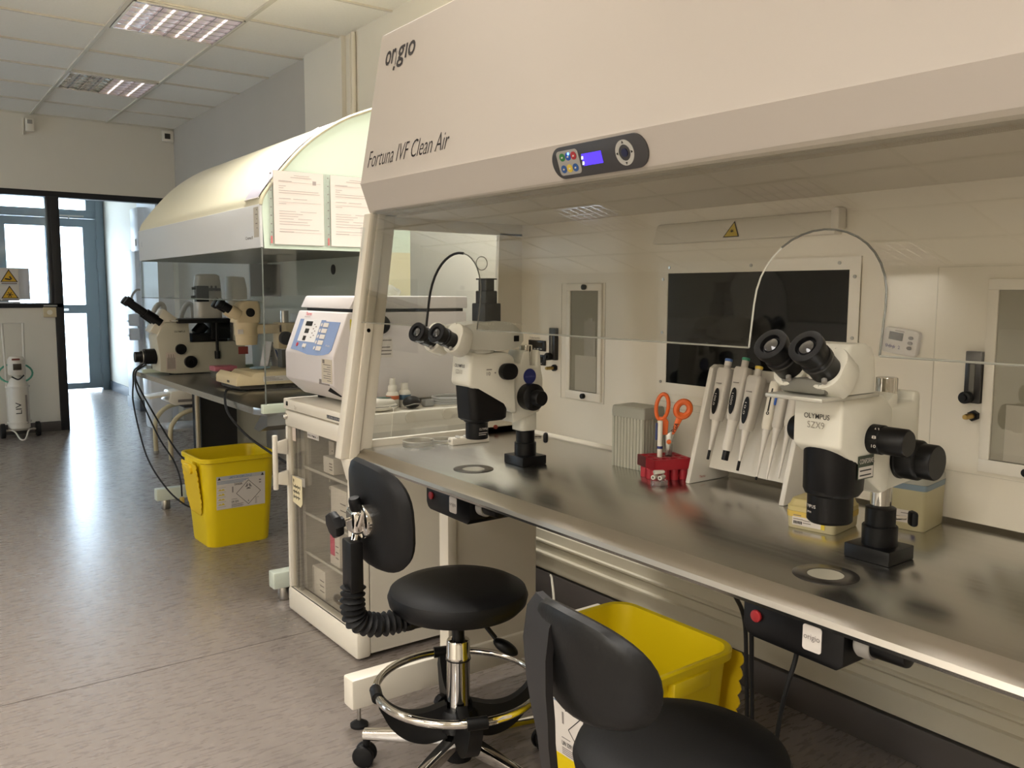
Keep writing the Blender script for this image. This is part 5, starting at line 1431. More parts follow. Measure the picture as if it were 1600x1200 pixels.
def pipette(y, zt, tip_z, label, cap, style, tipc):
    """axis lies in the stand's leaning plane; s runs from tip (0) to button (1)"""
    d = V(STX, -.004, 1).normalized()
    side = V(0, -1, 0); out = V(-1, 0, STX).normalized()
    tipp = V(board_x(tip_z) - .016, y, tip_z)
    M = Matrix((( out.x, side.x, d.x, tipp.x), (out.y, side.y, d.y, tipp.y), (out.z, side.z, d.z, tipp.z), (0, 0, 0, 1)))
    t = thing('pipette', label, 'pipette', M=M, group='pipettes on the white stand')
    Lp = (zt - tip_z) / d.z
    if style == 'digital':
        big = tipc == 'wide'
        r0 = .0085 if big else .0035
        MB().lathe([(0, 0), (r0 * .9, 0), (r0, .002), (r0, .024), (0, .024)], (0, 0, 0), (0, 0, 1), 20).build('tip_cone', black_plastic, t, True)
        pr = [(0, .024), (.011, .024), (.0125, .03), (.0125, .082), (.0135, .10), (0, .10)] if big else [(0, .024), (.0042, .024), (.0052, .05), (.0085, .085), (.0105, .10), (0, .10)]
        MB().lathe(pr, (0, 0, 0), (0, 0, 1), 24).build('shaft', pip_w, t, True)
        h0 = .10
        rings = []
        for z, w, dd in ((h0, .028, .026), (h0 + .01, .033, .029), (h0 + .06, .037, .031), (h0 + .105, .040, .033), (h0 + .128, .041, .034), (h0 + .134, .036, .030)):
            rings.append([(x, yy, z) for x, yy in rrect(dd, w, .008, 3)])
        MB().loft(rings).build('grip', pip_g, t, True)
        MB().span((-.020, -.006, h0 + .115), (.0, .006, h0 + .13), .003).build('finger_hook', pip_g, t, True)
        dp = MB().prism([(.0085 * math.cos(2 * PI * k / 24), .033 * math.sin(2 * PI * k / 24)) for k in range(24)], (.0172, 0, h0 + .047), (0, 1, 0), (.055, 0, 1), (.0022, 0, 0)).build('volume_window', black_gloss, t, True)
        m = MB().text({'blue': '100.0', 'green': '1000', 'yellow': '10.0'}[cap], (.0212, -.0028, h0 + .066), (0, 0, -1), (0, 1, 0), .005, .030); m.build('volume_digits', label_white, dp, True)
        m = MB()
        m.span((.0185, -.008, h0 + .092), (.0202, .008, h0 + .094)); m.build('grip_print', grey_ink, t, True)
        top = h0 + .134
        MB().cyl((0, 0, top), (0, 0, top + .018), .0088, seg=20).build('plunger', pip_g, t, True)
        MB().cyl((0, 0, top + .018), (0, 0, top + .026), .0098, seg=22, bev=.002).build('push_button', mat('button_' + cap, {'blue': S(76, 108, 170), 'green': S(62, 142, 112), 'yellow': S(206, 178, 70)}[cap], .4), t, True)
        if cap == 'blue':
            MB().cyl((0, 0, top + .008), (0, 0, top + .024), .0092, seg=22).build('plunger_sleeve', pip_w, t, True)
    else:
        MB().lathe([(0, 0), (.0022, 0), (.0026, .008), (0, .008)], (0, 0, 0), (0, 0, 1), 14).build('tip_cone', black_plastic if tipc == 'black' else pip_w, t, True)
        MB().lathe([(0, .008), (.0026, .008), (.0048, .07), (.0072, .108), (.009, .112), (.009, .125), (0, .125)], (0, 0, 0), (0, 0, 1), 20).build('shaft', pip_w, t, True)
        rings = []
        for z, r in ((.122, .010), (.13, .012), (.20, .0125), (Lp - .03, .013), (Lp - .02, .012)):
            rings.append([(x, yy, z) for x, yy in rrect(2 * r, 2 * r, r * .7, 4)])
        MB().loft(rings).build('grip', warm_white if style == 'slot' else pip_g, t, True)
        if style == 'slot':
            MB().span((.0125, .001, .165), (.0137, .0045, .22)).lathe([(.0022, 0), (.004, 0), (.004, .001), (.0022, .001)], (.0128, .003, .160), (1, 0, 0), 12).build('slot_mark', ink, t, True)
        elif style == 'blue':
            MB().span((.004, -.014, .175), (.014, -.0085, .205), .002).build('blue_clip', mat('bright_blue_clip', S(40, 92, 180), .4), t, True)
        MB().cyl((0, 0, Lp - .02), (0, 0, Lp), .008, seg=16, bev=.002).build('push_button', pip_g, t, True)
    return t
pipette(1.418, 1.13, .866, 'pipette with blue push button, first from the left on the white stand', 'blue', 'digital', 'narrow')
pipette(1.366, 1.105, .872, 'pipette with green push button and short wide black tip on the white stand', 'green', 'digital', 'wide')
pipette(1.322, 1.115, .854, 'pipette with yellow push button on the white stand', 'yellow', 'digital', 'narrow')
pipette(1.264, 1.09, .842, 'slim cream pipette with a dark slot mark, left of the blue-clipped one', 'none', 'slot', 'black')
pipette(1.236, 1.07, .848, 'slim pipette with a bright blue clip, beside the right microscope', 'none', 'blue', 'white')
pipette(1.2045, 1.07, .856, 'slim plain pipette nearest the microscope body at the right end of the stand', 'none', 'plain', 'white')

# yellow-lidded and blue-lidded tip boxes
def tipbox(cx, cy, rz, w, d, h, lidcol, inner, label, tagcol, lid_h):
    t = thing('tip_box', label, 'tip box', (cx, cy, WZ), rz)
    bm_ = mat('frosted_natural_plastic', S(196, 186, 146), .35, trans=.15)
    MB().loft([[(x, y, z) for x, y in rrect(a, b, .010, 4)] for z, a, b in ((0, w * .95, d * .95), (.003, w * .97, d * .97), (h - lid_h, w, d))]).build('body', bm_, t, True)
    MB().loft([[(x, y, z) for x, y in rrect(a, b, .012, 4)] for z, a, b in ((h - lid_h + .0004, w * 1.01, d * 1.01), (h - lid_h + .010, w * 1.01, d * 1.01), (h - .012, w * .95, d * .95), (h - .002, w * .90, d * .88), (h, w * .85, d * .82))]).build('lid', lidcol, t, True)
    MB().loft([[(x, y, z) for x, y in rrect(a, b, .010, 4)] for z, a, b in ((h - lid_h - .012, w * 1.006, d * 1.006), (h - lid_h, w * 1.014, d * 1.014))]).build('rack_insert', inner, t, True)
    lb = MB().span((-w / 2 - .0004, -d * .30, h * .12), (-w / 2 + .003, d * .36, h * .12 + .026)).build('label', label_white, t, True)
    MB().span((-w / 2 - .0008, -d * .30, h * .12), (-w / 2 - .0004, -d * .30 + .008, h * .12 + .026)).build('label_end', tagcol, lb, True)
    m = MB()
    for k, (a, b, z) in enumerate(((.34, .18, .020), (.34, .14, .012), (-.02, -.2, .019), (.14, -.02, .006), (.14, .0, .011))):
        m.span((-w / 2 - .0009, d * b, h * .12 + z), (-w / 2 - .0004, d * a, h * .12 + z + .0016))
    m.build('label_print', grey_ink, lb, True)
    m = MB()
    for k in range(6): m.span((-w / 2 - .0009, d * .34 - .003 - k * .0032, h * .12 + .003), (-w / 2 - .0004, d * .34 - .001 - k * .0032, h * .12 + .009))
    m.build('label_barcode', ink, lb, True)
    return t
yt = tipbox(1.556, 1.022, .16, .118, .105, .062, mat('pale_yellow_lid', S(208, 192, 132), .35, trans=.15), mat('yellow_insert', S(206, 176, 84), .4), 'low tip box with pale yellow lid behind the right microscope lens', yellow_ink, .026)
bt = tipbox(1.722, .925, .16, .118, .098, .128, mat('clear_grey_lid', S(176, 176, 164), .3, trans=.2), mat('blue_insert', S(120, 138, 150), .4), 'tall frosted tip box with grey-blue rim behind the right microscope column', mat('dark_blue_tag', S(40, 44, 110), .5), .032)
# digital timer on the back panel
t = thing('digital_timer', 'white digital timer with three buttons stuck to the hood back panel', 'timer', (1.793, 1.0, 1.178), 0)
tilt = -.14
def T(a, b): return (a * math.cos(tilt) - b * math.sin(tilt), a * math.sin(tilt) + b * math.cos(tilt))
tm = MB().prism([T(x, z) for x, z in rrect(.080, .056, .008, 4)], (0, 0, 0), (0, -1, 0), (0, 0, 1), (-.014, 0, 0), .002).build('case', mat('timer_white', S(206, 200, 196), .4), t, True)
MB().prism([T(x, z) for x, z in ((-.026, .002), (.006, .002), (.006, .019), (-.026, .019))], (-.0142, 0, 0), (0, -1, 0), (0, 0, 1), (-.0008, 0, 0)).build('screen', mat('timer_lcd', S(38, 39, 33), .2), t, True)
for k in range(3): MB().prism([T(.024 + x * .0055, .012 - k * .011 + z * .0038) for x, z in [(math.cos(2 * PI * j / 14), math.sin(2 * PI * j / 14)) for j in range(14)]], (-.0142, 0, 0), (0, -1, 0), (0, 0, 1), (-.002, 0, 0)).build('button', mat('timer_button_grey', S(104, 98, 94), .5), t, True)
pth = [(-.0148, -(T(-.030 + .022 * j / 24, -.013 + .0035 * math.sin(j * 1.9) * (1 + .5 * math.sin(j * .7)))[0]), T(-.030 + .022 * j / 24, -.013 + .0035 * math.sin(j * 1.9) * (1 + .5 * math.sin(j * .7)))[1]) for j in range(25)]
MB().tube(pth, .0007, 5).build('handwriting', mat('violet_ink', S(96, 84, 130), .6), t, True)
m = MB().text('2', (-.0146, .003, -.016), (0, -1, 0), (0, 0, 1), .007, .005, bold=.02); m.build('handwritten_figure', mat('violet_ink2', S(80, 70, 110), .6), t, True)
MB().prism([T(x, z) for x, z in ((-.014, .0215), (.007, .0215), (.007, .0235), (-.014, .0235))], (-.0142, 0, 0), (0, -1, 0), (0, 0, 1), (-.0004, 0, 0)).build('case_print', grey_ink, t, True)

# left end of the worktop: white four-hole tube block and two clear dishes
t = thing('tube_block', 'white half-round tube block with scooped holes at the left end of the worktop', 'block', (1.500, 2.272, WZ), -.06)
pr = [(-.016, 0), (.016, 0), (.016, .014)] + [(.016 * math.cos(PI * k / 10), .014 + .010 * math.sin(PI * k / 10)) for k in range(1, 10)] + [(-.016, .014)]
MB().prism(pr, (-.068, 0, 0), (0, 1, 0), (0, 0, 1), (.136, 0, 0), .0015).build('block_body', white_paint, t, True)
for k in range(4): MB().cyl((-.044 + k * .03, -.004, .0195), (-.044 + k * .03, -.006, .0252), .0085, seg=18).build('scoop', mat('scoop_grey', S(190, 188, 180), .5), t, True)
m = MB().text('DLF', (-.0684, .009, .009), (0, -1, 0), (0, 0, 1), .006, .016, bold=.015); m.build('lettering', ink, t, True)
for k, (px, py, r, h, lab) in enumerate(((1.348, 2.330, .050, .016, 'deeper clear plastic dish at the left end of the worktop'), (1.440, 2.3345, .038, .010, 'shallow clear plastic dish beside the white tube block'))):
    t = thing('clear_dish', lab, 'dish', (px, py, WZ), 0, 'clear dishes on the worktop')
    MB().lathe([(0, 0), (r - .002, 0), (r, .001), (r, h), (r - .0015, h), (r - .0015, .0018), (0, .0018)], (0, 0, 0), (0, 0, 1), 44).build('dish_body', clear_plastic, t, True)
    MB().tube([(r * math.cos(2 * PI * j / 44), r * math.sin(2 * PI * j / 44), h) for j in range(44)], .0009, 5, True).build('dish_rim', mat('bright_rim', S(214, 212, 204), .15), t, True)

# cables hanging below the bench and lying by the skirting
cable('bench_cable', [(1.30, 1.075, .757), (1.32, 1.06, .70), (1.38, 1.075, .62), (1.40, 1.08, .48), (1.45, 1.10, .2), (1.6, 1.15, .01)], .0045, black_rubber, 'left black cable hanging below the worktop behind the yellow bin', group=None)
cable('bench_cable', [(1.30, 1.005, .757), (1.31, 1.005, .68), (1.34, 1.02, .5), (1.42, 1.06, .2), (1.62, 1.1, .01)], .0045, black_rubber, 'right black cable hanging straight below the worktop behind the yellow bin', group=None)
cable('lamp_cable', [(1.28, .89, .694), (1.285, .885, .64), (1.27, .90, .54), (1.30, .95, .3), (1.4, 1.05, .01)], .0045, black_rubber, 'black cable dropping from the right light base towards the floor')
cable('white_cable', [(2.19, 2.70, .11), (2.10, 2.58, .14), (1.98, 2.42, .10), (1.90, 2.36, .02), (1.86, 2.30, .008), (1.80, 2.1, .008)], .005, white_paint, 'thin white cable looping by the skirting behind the first stool')
cable('floor_cable', [(2.15, 2.04, .008), (2.08, 2.13, .06), (2.02, 2.08, .075), (2.08, 1.96, .05), (2.14, 1.90, .008), (2.05, 1.75, .008)], .006, black_rubber, 'black cable coil on the floor behind the bin by the skirting')
# ================================================================== far arched workstation
cream = mat('cream_canopy_shell', S(234, 228, 200), .28, coat=.25)
end_green = mat('pale_green_end_panel', S(226, 244, 226), .5)
fh = thing('arched_workstation', 'arched cream-canopied workstation with pale green end panel beyond the fridge', 'workstation', (1.7, 4.4, 0))
HY0, HY1 = 3.40, 5.38
arcp = [(1.250, 1.628), (1.262, 1.665), (1.290, 1.705), (1.343, 1.772), (1.425, 1.862), (1.511, 1.934), (1.62, 2.003), (1.739, 2.055), (1.83, 2.088), (1.93, 2.110)]
arcs = spline([(x, 0, z) for x, z in arcp], 4)
rows = [[(p.x, y, p.z) for y in (HY0, HY1)] for p in arcs]
sh = MB()
outer = [(p.x, p.z) for p in arcs]
inner = [(x + .012, z - .010) for x, z in outer[::-1]]
sh.prism(outer + [(1.932, 2.098)] + inner[1:-1] + [(1.262, 1.628)], (0, HY0, 0), (1, 0, 0), (0, 0, 1), (0, HY1 - HY0, 0))
sh.build('canopy', cream, fh)
for y in (HY0 - .004, HY1):
    MB().prism([(x + .006, z - .006) for x, z in outer] + [(1.93, 1.455), (1.262, 1.455), (1.256, 1.60)], (0, y, 0), (1, 0, 0), (0, 0, 1), (0, .006, 0)).build('end_panel', end_green, fh)
MB().tube([V(p.x, HY0 - .004, p.z) for p in arcs], .007, 6).build('canopy_edge', mat('edge_cream', S(214, 208, 178), .35), fh)
fa = MB().span((1.246, HY0 - .002, 1.458), (1.258, HY1 + .002, 1.630), .002).build('fascia', mat('fascia_white', S(226, 228, 228), .3), fh)
MB().span((1.2448, HY0 + .01, 1.50), (1.2462, HY0 + .065, 1.62)).build('fascia_strip', mat('strip_dull', S(200, 194, 180), .5), fa)
for k in range(5): MB().span((1.2438, HY0 + .022, 1.535 + k * .018), (1.2450, HY0 + .03 + .012 * (k % 2), 1.538 + k * .018)).build('control_mark', grey_ink, fa)
m = MB().text('Cruma 8', (1.2454, HY0 + .165, 1.495), (0, -1, 0), (0, 0, 1), .012, .085, bold=.01); m.build('lettering', grey_ink, fa)
m = MB().text('X', (1.2454, HY1 - .06, 1.535), (0, -1, 0), (0, 0, 1), .03, .025); m.build('fascia_mark', mat('pale_mark', S(186, 192, 198), .5), fa)
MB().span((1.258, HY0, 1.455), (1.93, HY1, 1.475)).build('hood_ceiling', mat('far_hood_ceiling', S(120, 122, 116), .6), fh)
hb = mat('far_hood_grey_green', S(178, 184, 171), .5)
MB().span((1.90, HY0, .80), (1.93, HY1, 2.09)).build('back_panel', hb, fh)
MB().span((1.70, HY0 - .004, .822), (1.93, HY0 + .004, 1.456)).build('rear_cheek', mat('cream_cheek', S(232, 226, 188), .5), fh)
MB().cyl((1.90, 4.14, 1.397), (1.897, 4.14, 1.397), .026, seg=24).build('panel_hole', black_plastic, fh)
MB().span((1.82, 3.45, 1.06), (1.905, 5.3, 1.075)).build('service_ledge', hb, fh)
for y, yb in ((HY0 - .003, 0), (HY1 - .003, 1)):
    MB().span((1.252, y, .815), (1.70 if yb == 0 else 1.90, y + .006, 1.46)).build('side_glass', hood_glass, fh)
    MB().span((1.236, y - .01, .785), (1.93, y + .02, .822), .002).build('side_rail', mat('rail_pale_green', S(214, 226, 208), .45), fh)
MB().prism([(1.252, 1.462), (1.258, 1.462), (1.255, 1.245), (1.249, 1.245)], (0, HY0 + .004, 0), (1, 0, 0), (0, 0, 1), (0, HY1 - HY0 - .008, 0)).build('front_glass', hood_glass, fh)
MB().tube([(1.251, HY0 + .004, 1.245), (1.251, HY1 - .004, 1.245)], .003, 6).tube([(1.251, HY0 - .004, .80), (1.251, HY0 - .004, 1.46)], .003, 6).build('glass_edge', mat('far_glass_edge', S(110, 116, 110), .25), fh)
# bench with upturned steel lip
tp = mat('far_bench_steel', S(150, 150, 148), .30, 1.0)
bt_ = MB().prism([(1.262, HY0 + .02), (1.236, HY0 + .11), (1.236, 5.60), (1.30, 5.63), (1.93, 5.63), (1.93, HY0 + .02)], (0, 0, .770), (1, 0, 0), (0, 1, 0), (0, 0, .030), .0015).build('worktop', tp, fh)
MB().span((1.2335, HY0 + .11, .772), (1.2375, 5.60, .799)).build('front_lip', mat('far_lip_steel', S(200, 198, 192), .25, 1.0), bt_)
MB().prism([(0, 0), (0, .05), (.05, .05), (.13, -.005), (.16, -.03), (.10, -.035)], (1.27, 3.44, .725), (0, 1, 0), (0, 0, 1), (.25, 0, 0)).build('corner_tray', tp, fh)
for k in range(6): MB().span((1.30 + k * .012, 3.56 - k * .006, .7995), (1.306 + k * .012, 3.566 - k * .006, .8015)).build('vent_dot', label_white, bt_)
grey_leg = mat('far_leg_grey', S(168, 168, 158), .5)
for y in (HY0 - .055, 5.20):
    lg = MB().span((1.72 if y > 4 else 1.42, y + .02, .14), (1.92, y + .05, .772)).build('leg', grey_leg, fh)
    MB().span((1.245, y, .055), (1.95, y + .06, .125), .006).build('foot_beam', mat('beam_pale_green', S(206, 214, 200), .45), lg)
    MB().cyl((1.30, y + .03, 0), (1.30, y + .03, .055), .026, seg=22, bev=.004).build('levelling_foot', dull_chrome, lg)
MB().span((1.505, 5.17, .14), (1.72, 5.22, .772)).build('dark_panel', mat('far_black_panel', S(16, 16, 17), .6), fh)
MB().cyl((1.48, 5.15, .10), (1.48, 5.15, .772), .014, seg=14).build('steel_post', mat('post_beige_steel', S(166, 158, 140), .35, .6), fh)

# sheets in plastic sleeves on the near end, another draped on the canopy
def sheet_thing(x0, label):
    t = thing('document_sleeve', label, 'document', (x0, HY0 - .014, 1.475), 0, 'printed sheets in sleeves on the green end panel')
    MB().span((-.022, -.001, -.008), (.225, 0, .292)).build('sleeve', sleeve_plastic, t, True)
    pp = MB().span((-.002, -.0026, -.002), (.212, -.0014, .290)).build('paper', paper, t, True)
    m = MB()
    for k, (a, b, z) in enumerate(((.085, .15, .274), (.07, .16, .266), (.02, .075, .250), (.02, .05, .230), (.02, .04, .222), (.02, .19, .212), (.02, .195, .203), (.02, .07, .18), (.08, .14, .18), (.02, .05, .16), (.02, .09, .13), (.11, .18, .13), (.02, .12, .12), (.02, .1, .11), (.02, .08, .10), (.10, .16, .10), (.02, .14, .088), (.02, .15, .078), (.02, .19, .058), (.02, .08, .048))):
        m.span((a, -.0032, z), (b, -.0026, z + .0015))
    for z in (.255, .175, .055): m.span((.018, -.0031, z - .008), (.2, -.0026, z - .0072))
    m.span((.165, -.0032, .242), (.18, -.0026, .258))
    m.build('form_print', mat('form_print_grey', S(168, 160, 158), .8), pp, True)
    m = MB()
    for k in range(9): m.cyl((-.013, -.001, .012 + k * .033), (-.013, -.0018, .012 + k * .033), .003, seg=8)
    m.build('punch_holes', grey_plastic, t, True)
    m = MB().span((-.017, -.002, .0), (-.010, -.0012, .03)); m.build('red_mark', mat('pale_red_mark', S(214, 120, 120), .6), t, True)
    return t
sheet_thing(1.302, 'left printed form in a plastic sleeve on the pale green end panel')
sheet_thing(1.548, 'right printed form in a plastic sleeve on the pale green end panel')
rows = []
for i in range(13):
    f = i / 12
    p = arcs[int(3 + f * 20)] if 3 + f * 20 < len(arcs) else arcs[-1]
    q = arcs[min(len(arcs) - 1, int(4 + f * 20))]
    n = V(-(q.z - p.z), 0, q.x - p.x).normalized()
    rows.append([(p.x + n.x * .0055, y, p.z + n.z * .0055) for y in (3.425, 3.48, 3.53, 3.585)])
t = thing('draped_sheet', 'pale grey sheet in a sleeve draped over the edge of the cream canopy', 'document', (1.3, 3.5, 1.7))
MB().sheet(rows).build('paper', mat('draped_paper', S(178, 174, 184), .5), t)
MB().tube([rows[0][k] for k in range(4)], .003, 6).build('sleeve_edge', label_white, t)
MB().tube([rows[i][3] for i in range(8, 13)], .0035, 6).build('sleeve_fold', label_white, t)

# ------------------------------------------------------------------ inverted microscope at the far end
FZ = .8005
im = thing('inverted_microscope', 'putty inverted microscope with long black eyepieces at the far bench end', 'microscope', (1.55, 5.33, .80))
yb0, yb1 = 5.24, 5.42
MB().prism([(1.375, FZ + .004), (1.80, FZ + .004), (1.80, .985), (1.475, .985), (1.47, 1.105), (1.335, 1.105), (1.285, 1.02), (1.30, .90), (1.30, .82)], (0, yb0, 0), (1, 0, 0), (0, 0, 1), (0, yb1 - yb0, 0), .008).build('stand_body', scope_old, im)
MB().prism([(1.735, .985), (1.83, .985), (1.83, 1.30), (1.815, 1.37), (1.735, 1.375)], (0, yb0 + .02, 0), (1, 0, 0), (0, 0, 1), (0, .14, 0), .01).build('pillar_base', scope_old, im)
MB().prism([(1.258, 1.055), (1.375, .985), (1.462, 1.085), (1.338, 1.182)], (0, yb0 + .015, 0), (1, 0, 0), (0, 0, 1), (0, .13, 0), .004).build('observation_head', mat('head_pale_putty', S(214, 208, 190), .4), im)
for yy in (5.275, 5.345):
    d = V(-.80, 0, .60)
    p = V(1.32, yy, 1.10)
    ep = MB().cyl(p, p + d * .10, .030, .026, 20).cyl(p + d * .10, p + d * .19, .020, .019, 18).cyl(p + d * .19, p + d * .225, .024, .0245, 20)
    ep.build('eyepiece', scope_black, im)
cp_ = MB().cyl((1.30, 5.33, .905), (1.235, 5.33, .905), .045, seg=26).cyl((1.235, 5.33, .905), (1.215, 5.33, .905), .036, .034, 26).cyl((1.215, 5.33, .905), (1.185, 5.33, .905), .030, seg=24).build('camera_port', scope_black, im)
MB().tube([(1.226, 5.33 + .036 * math.cos(2 * PI * k / 24), .905 + .036 * math.sin(2 * PI * k / 24)) for k in range(24)], .003, 6, True).build('port_ring', dull_chrome, cp_)
MB().lathe([(0, 0), (.031, 0), (.030, .018), (0, .02)], (1.418, yb0, .948), (0, -1, 0), 28).build('power_knob', scope_black, im)
MB().lathe([(0, 0), (.036, 0), (.036, .02), (.033, .024), (.014, .025), (.012, .03), (0, .03)], (1.470, yb0, .872), (0, -1, 0), 32).build('focus_knob', scope_black, im)
MB().span((1.40, yb0 - .04, 1.098), (1.745, yb1 + .03, 1.122), .002).build('stage', scope_black, im)
MB().span((1.365, yb0 - .03, 1.108), (1.50, yb1, 1.118), .001).build('stage_plate', chrome, im)
nb = MB().span((1.495, yb0 + .02, .985), (1.70, yb1 - .03, 1.035), .004).cyl((1.53, 5.32, 1.03), (1.58, 5.32, 1.085), .034, seg=24).span((1.60, yb0 + .01, 1.0), (1.715, yb1 - .04, 1.10), .006)
nb.build('nosepiece', scope_black, im)
MB().cyl((1.625, yb0 - .015, 1.10), (1.625, yb0 - .015, .90), .009, seg=14).cyl((1.625, yb0 - .015, .93), (1.625, yb0 - .015, .885), .016, seg=16).build('stage_drive', scope_black, im)
pil = MB().loft([[(1.615 + x, 5.35 + y, z) for x, y in rrect(w, .12, .03, 4)] for z, w in ((1.124, .15), (1.22, .15), (1.33, .14), (1.375, .125), (1.385, .09))]).build('lamp_house', mat('lamp_house_white', S(206, 202, 192), .35), im)
MB().span((1.515, 5.22, 1.222), (1.585, 5.28, 1.315), .003).span((1.58, 5.235, 1.285), (1.66, 5.265, 1.302), .002).cyl((1.61, 5.25, 1.30), (1.61, 5.25, 1.316), .006, seg=10).cyl((1.635, 5.25, 1.30), (1.635, 5.25, 1.316), .006, seg=10).cyl((1.515, 5.25, 1.30), (1.495, 5.25, 1.30), .008, seg=10).cyl((1.515, 5.25, 1.25), (1.49, 5.25, 1.25), .008, seg=10).build('condenser', scope_black, im)
m = MB().text('OLYMPUS', (1.385, yb0 - .001, 1.045), (1, 0, 0), (0, 0, 1), .010, .062, bold=.01); m.build('lettering', mat('worn_name_ink', S(86, 82, 72), .5), im)
st = MB().span((1.335, yb0 - .001, .825), (1.39, yb0 + .001, .93)); st.build('printed_sticker', mat('faded_sticker', S(196, 184, 172), .6), im)
m = MB()
for k in range(7): m.span((1.342 + k * .0065, yb0 - .0022, .835), (1.3445 + k * .0065, yb0 - .001, .90 + .02 * (k % 2)))
m.build('sticker_print', grey_ink, im)
MB().span((1.755, yb0 - .001, .905), (1.815, yb0 + .001, .950)).build('red_sticker', mat('brick_red_sticker', S(150, 66, 58), .5), im)
for xx in (1.36, 1.70): MB().span((xx, yb0 + .02, .8002), (xx + .07, yb0 + .05, .806)).build('foot', black_rubber, im)
im.location = im.location + V(-.018, -.082, 0)
# white arc behind the stage (two curved glossy plates)
t = thing('micromanipulator', 'pair of white curved arms standing behind the inverted microscope stage', 'manipulator', (1.42, 5.50, .80))
for k, xx in enumerate((1.33, 1.50)):
    MB().tube(spline([(xx, 5.50, .82), (xx, 5.50, 1.08), (xx + .01, 5.50, 1.15), (xx + .04, 5.50, 1.20), (xx + .07, 5.50, 1.19), (xx + .075, 5.50, 1.10)], 6), .016, 10).build('arm', mat('manipulator_white', S(206, 204, 200), .3), t)
MB().span((1.30, 5.44, .8008), (1.62, 5.56, .83), .004).build('base', grey_plastic, t)

# ------------------------------------------------------------------ beige stereo microscope
bs = thing('beige_stereo_microscope', 'beige stereo microscope on a heated plate under the arched canopy', 'microscope', (1.62, 4.30, .80))
hx, hy = 1.485, 4.28
MB().lathe([(0, 1.015), (.050, 1.015), (.052, 1.02), (.055, 1.062), (.058, 1.065), (.058, 1.105), (.060, 1.108), (.060, 1.128), (0, 1.128)], (hx, hy, 0), (0, 0, 1), 32).build('zoom_body', scope_beige, bs)
MB().loft([[(hx - .005 + x + dx, hy + y, z) for x, y in rrect(w, .10, .02, 4)] for z, w, dx in ((1.128, .13, 0), (1.19, .125, .006), (1.225, .10, .014), (1.238, .06, .02))]).build('head', scope_beige, bs)
MB().lathe([(0, 0), (.022, 0), (.022, .006), (0, .007)], (hx + .005, hy - .05, 1.178), (0, -1, 0), 24).build('side_knob', black_plastic, bs)
for yy in (hy - .032, hy + .032):
    d = V(-.82, 0, .52); p = V(hx - .045, yy, 1.165)
    MB().cyl(p, p + d * .055, .030, .028, 24, .004).build('prism_tube', scope_beige, bs)
    MB().cyl(p + d * .055, p + d * .10, .022, .021, 22).cyl(p + d * .10, p + d * .125, .026, .0265, 24, .003).build('eyepiece', scope_black, bs)
MB().span((hx - .04, hy - .04, 1.07), (1.66, hy + .03, 1.118), .006).build('carrier_arm', scope_beige, bs)
MB().span((1.635, hy - .04, .99), (1.735, hy + .04, 1.125), .008).build('focus_block', scope_beige, bs)
MB().lathe([(0, 0), (.035, 0), (.035, .02), (.03, .024), (0, .025)], (1.672, hy - .04, 1.045), (0, -1, 0), 28).build('focus_knob', black_plastic, bs)
MB().cyl((1.685, hy, .893), (1.685, hy, 1.185), .022, seg=22).build('column', dull_chrome, bs)
MB().span((1.655, hy - .03, .893), (1.72, hy + .03, .985), .003).build('column_sleeve', mat('sleeve_dark_grey', S(84, 84, 78), .5), bs)
MB().span((hx - .062, hy - .058, 1.072), (hx - .035, hy - .054, 1.095)).build('sticker', label_white, bs)
# its beige heated base plate stands separately on the bench
pl = thing('heated_plate', 'beige wedge-fronted heated base plate with dark feet at the near end of the far bench', 'plate', (1.55, 4.2, .80))
MB().prism([(1.366, .826), (1.366, .862), (1.390, .886), (1.44, .868), (1.462, .886), (1.78, .892), (1.78, .826)], (0, 4.10, 0), (1, 0, 0), (0, 0, 1), (0, .31, 0), .003).build('housing', mat('plate_beige', S(214, 196, 156), .45), pl)
MB().span((1.39, 4.12, .806), (1.78, 4.40, .827)).build('underside', mat('plate_dark_base', S(70, 66, 58), .5), pl)
for xx in (1.41, 1.74):
    for yy in (4.14, 4.38): MB().cyl((xx, yy, .80), (xx, yy, .808), .014, seg=12).build('foot', black_rubber, pl)
MB().span((1.3652, 4.20, .836), (1.3665, 4.235, .848)).build('rating_mark', mat('mark_dark', S(90, 80, 64), .5), pl)
lb = MB().span((1.50, 4.0990, .842), (1.64, 4.1002, .868)).build('plate_label', label_white, pl)
m = MB()
for k in range(3): m.span((1.506, 4.0984, .847 + k * .007), (1.60 - .02 * k, 4.099, .8495 + k * .007))
m.build('label_print', grey_ink, lb)
tag(MB().ell((1.54, 4.25, .8985), (.055, .022, .008), 22).build('blue_device', mat('pale_blue_plastic', S(150, 180, 196), .35)), 'pale blue flat oval device lying on the beige heated plate', 'device')
t = thing('slide_box', 'small clear box with pink lid on the far bench beside the heated plate', 'box', (1.535, 4.82, FZ))
MB().span((-.06, -.05, 0), (.06, .05, .042), .003).build('box_body', clear_plastic, t, True)
MB().span((-.062, -.052, .042), (.062, .052, .068), .003).build('lid', mat('pink_lid', S(190, 110, 122), .4), t, True)
t = thing('leaflet_stand', 'white sloping leaflet card with blue corner behind the beige microscope', 'card', (1.78, 4.75, FZ), 0)
MB().prism([(0, 0), (.006, 0), (.046, .20), (.040, .20)], (-.05, -.06, 0), (1, 0, 0), (0, 0, 1), (0, .12, 0)).prism([(.10, 0), (.106, 0), (.046, .20), (.040, .20)], (-.05, -.06, 0), (1, 0, 0), (0, 0, 1), (0, .12, 0)).build('card_face', label_white, t, True)
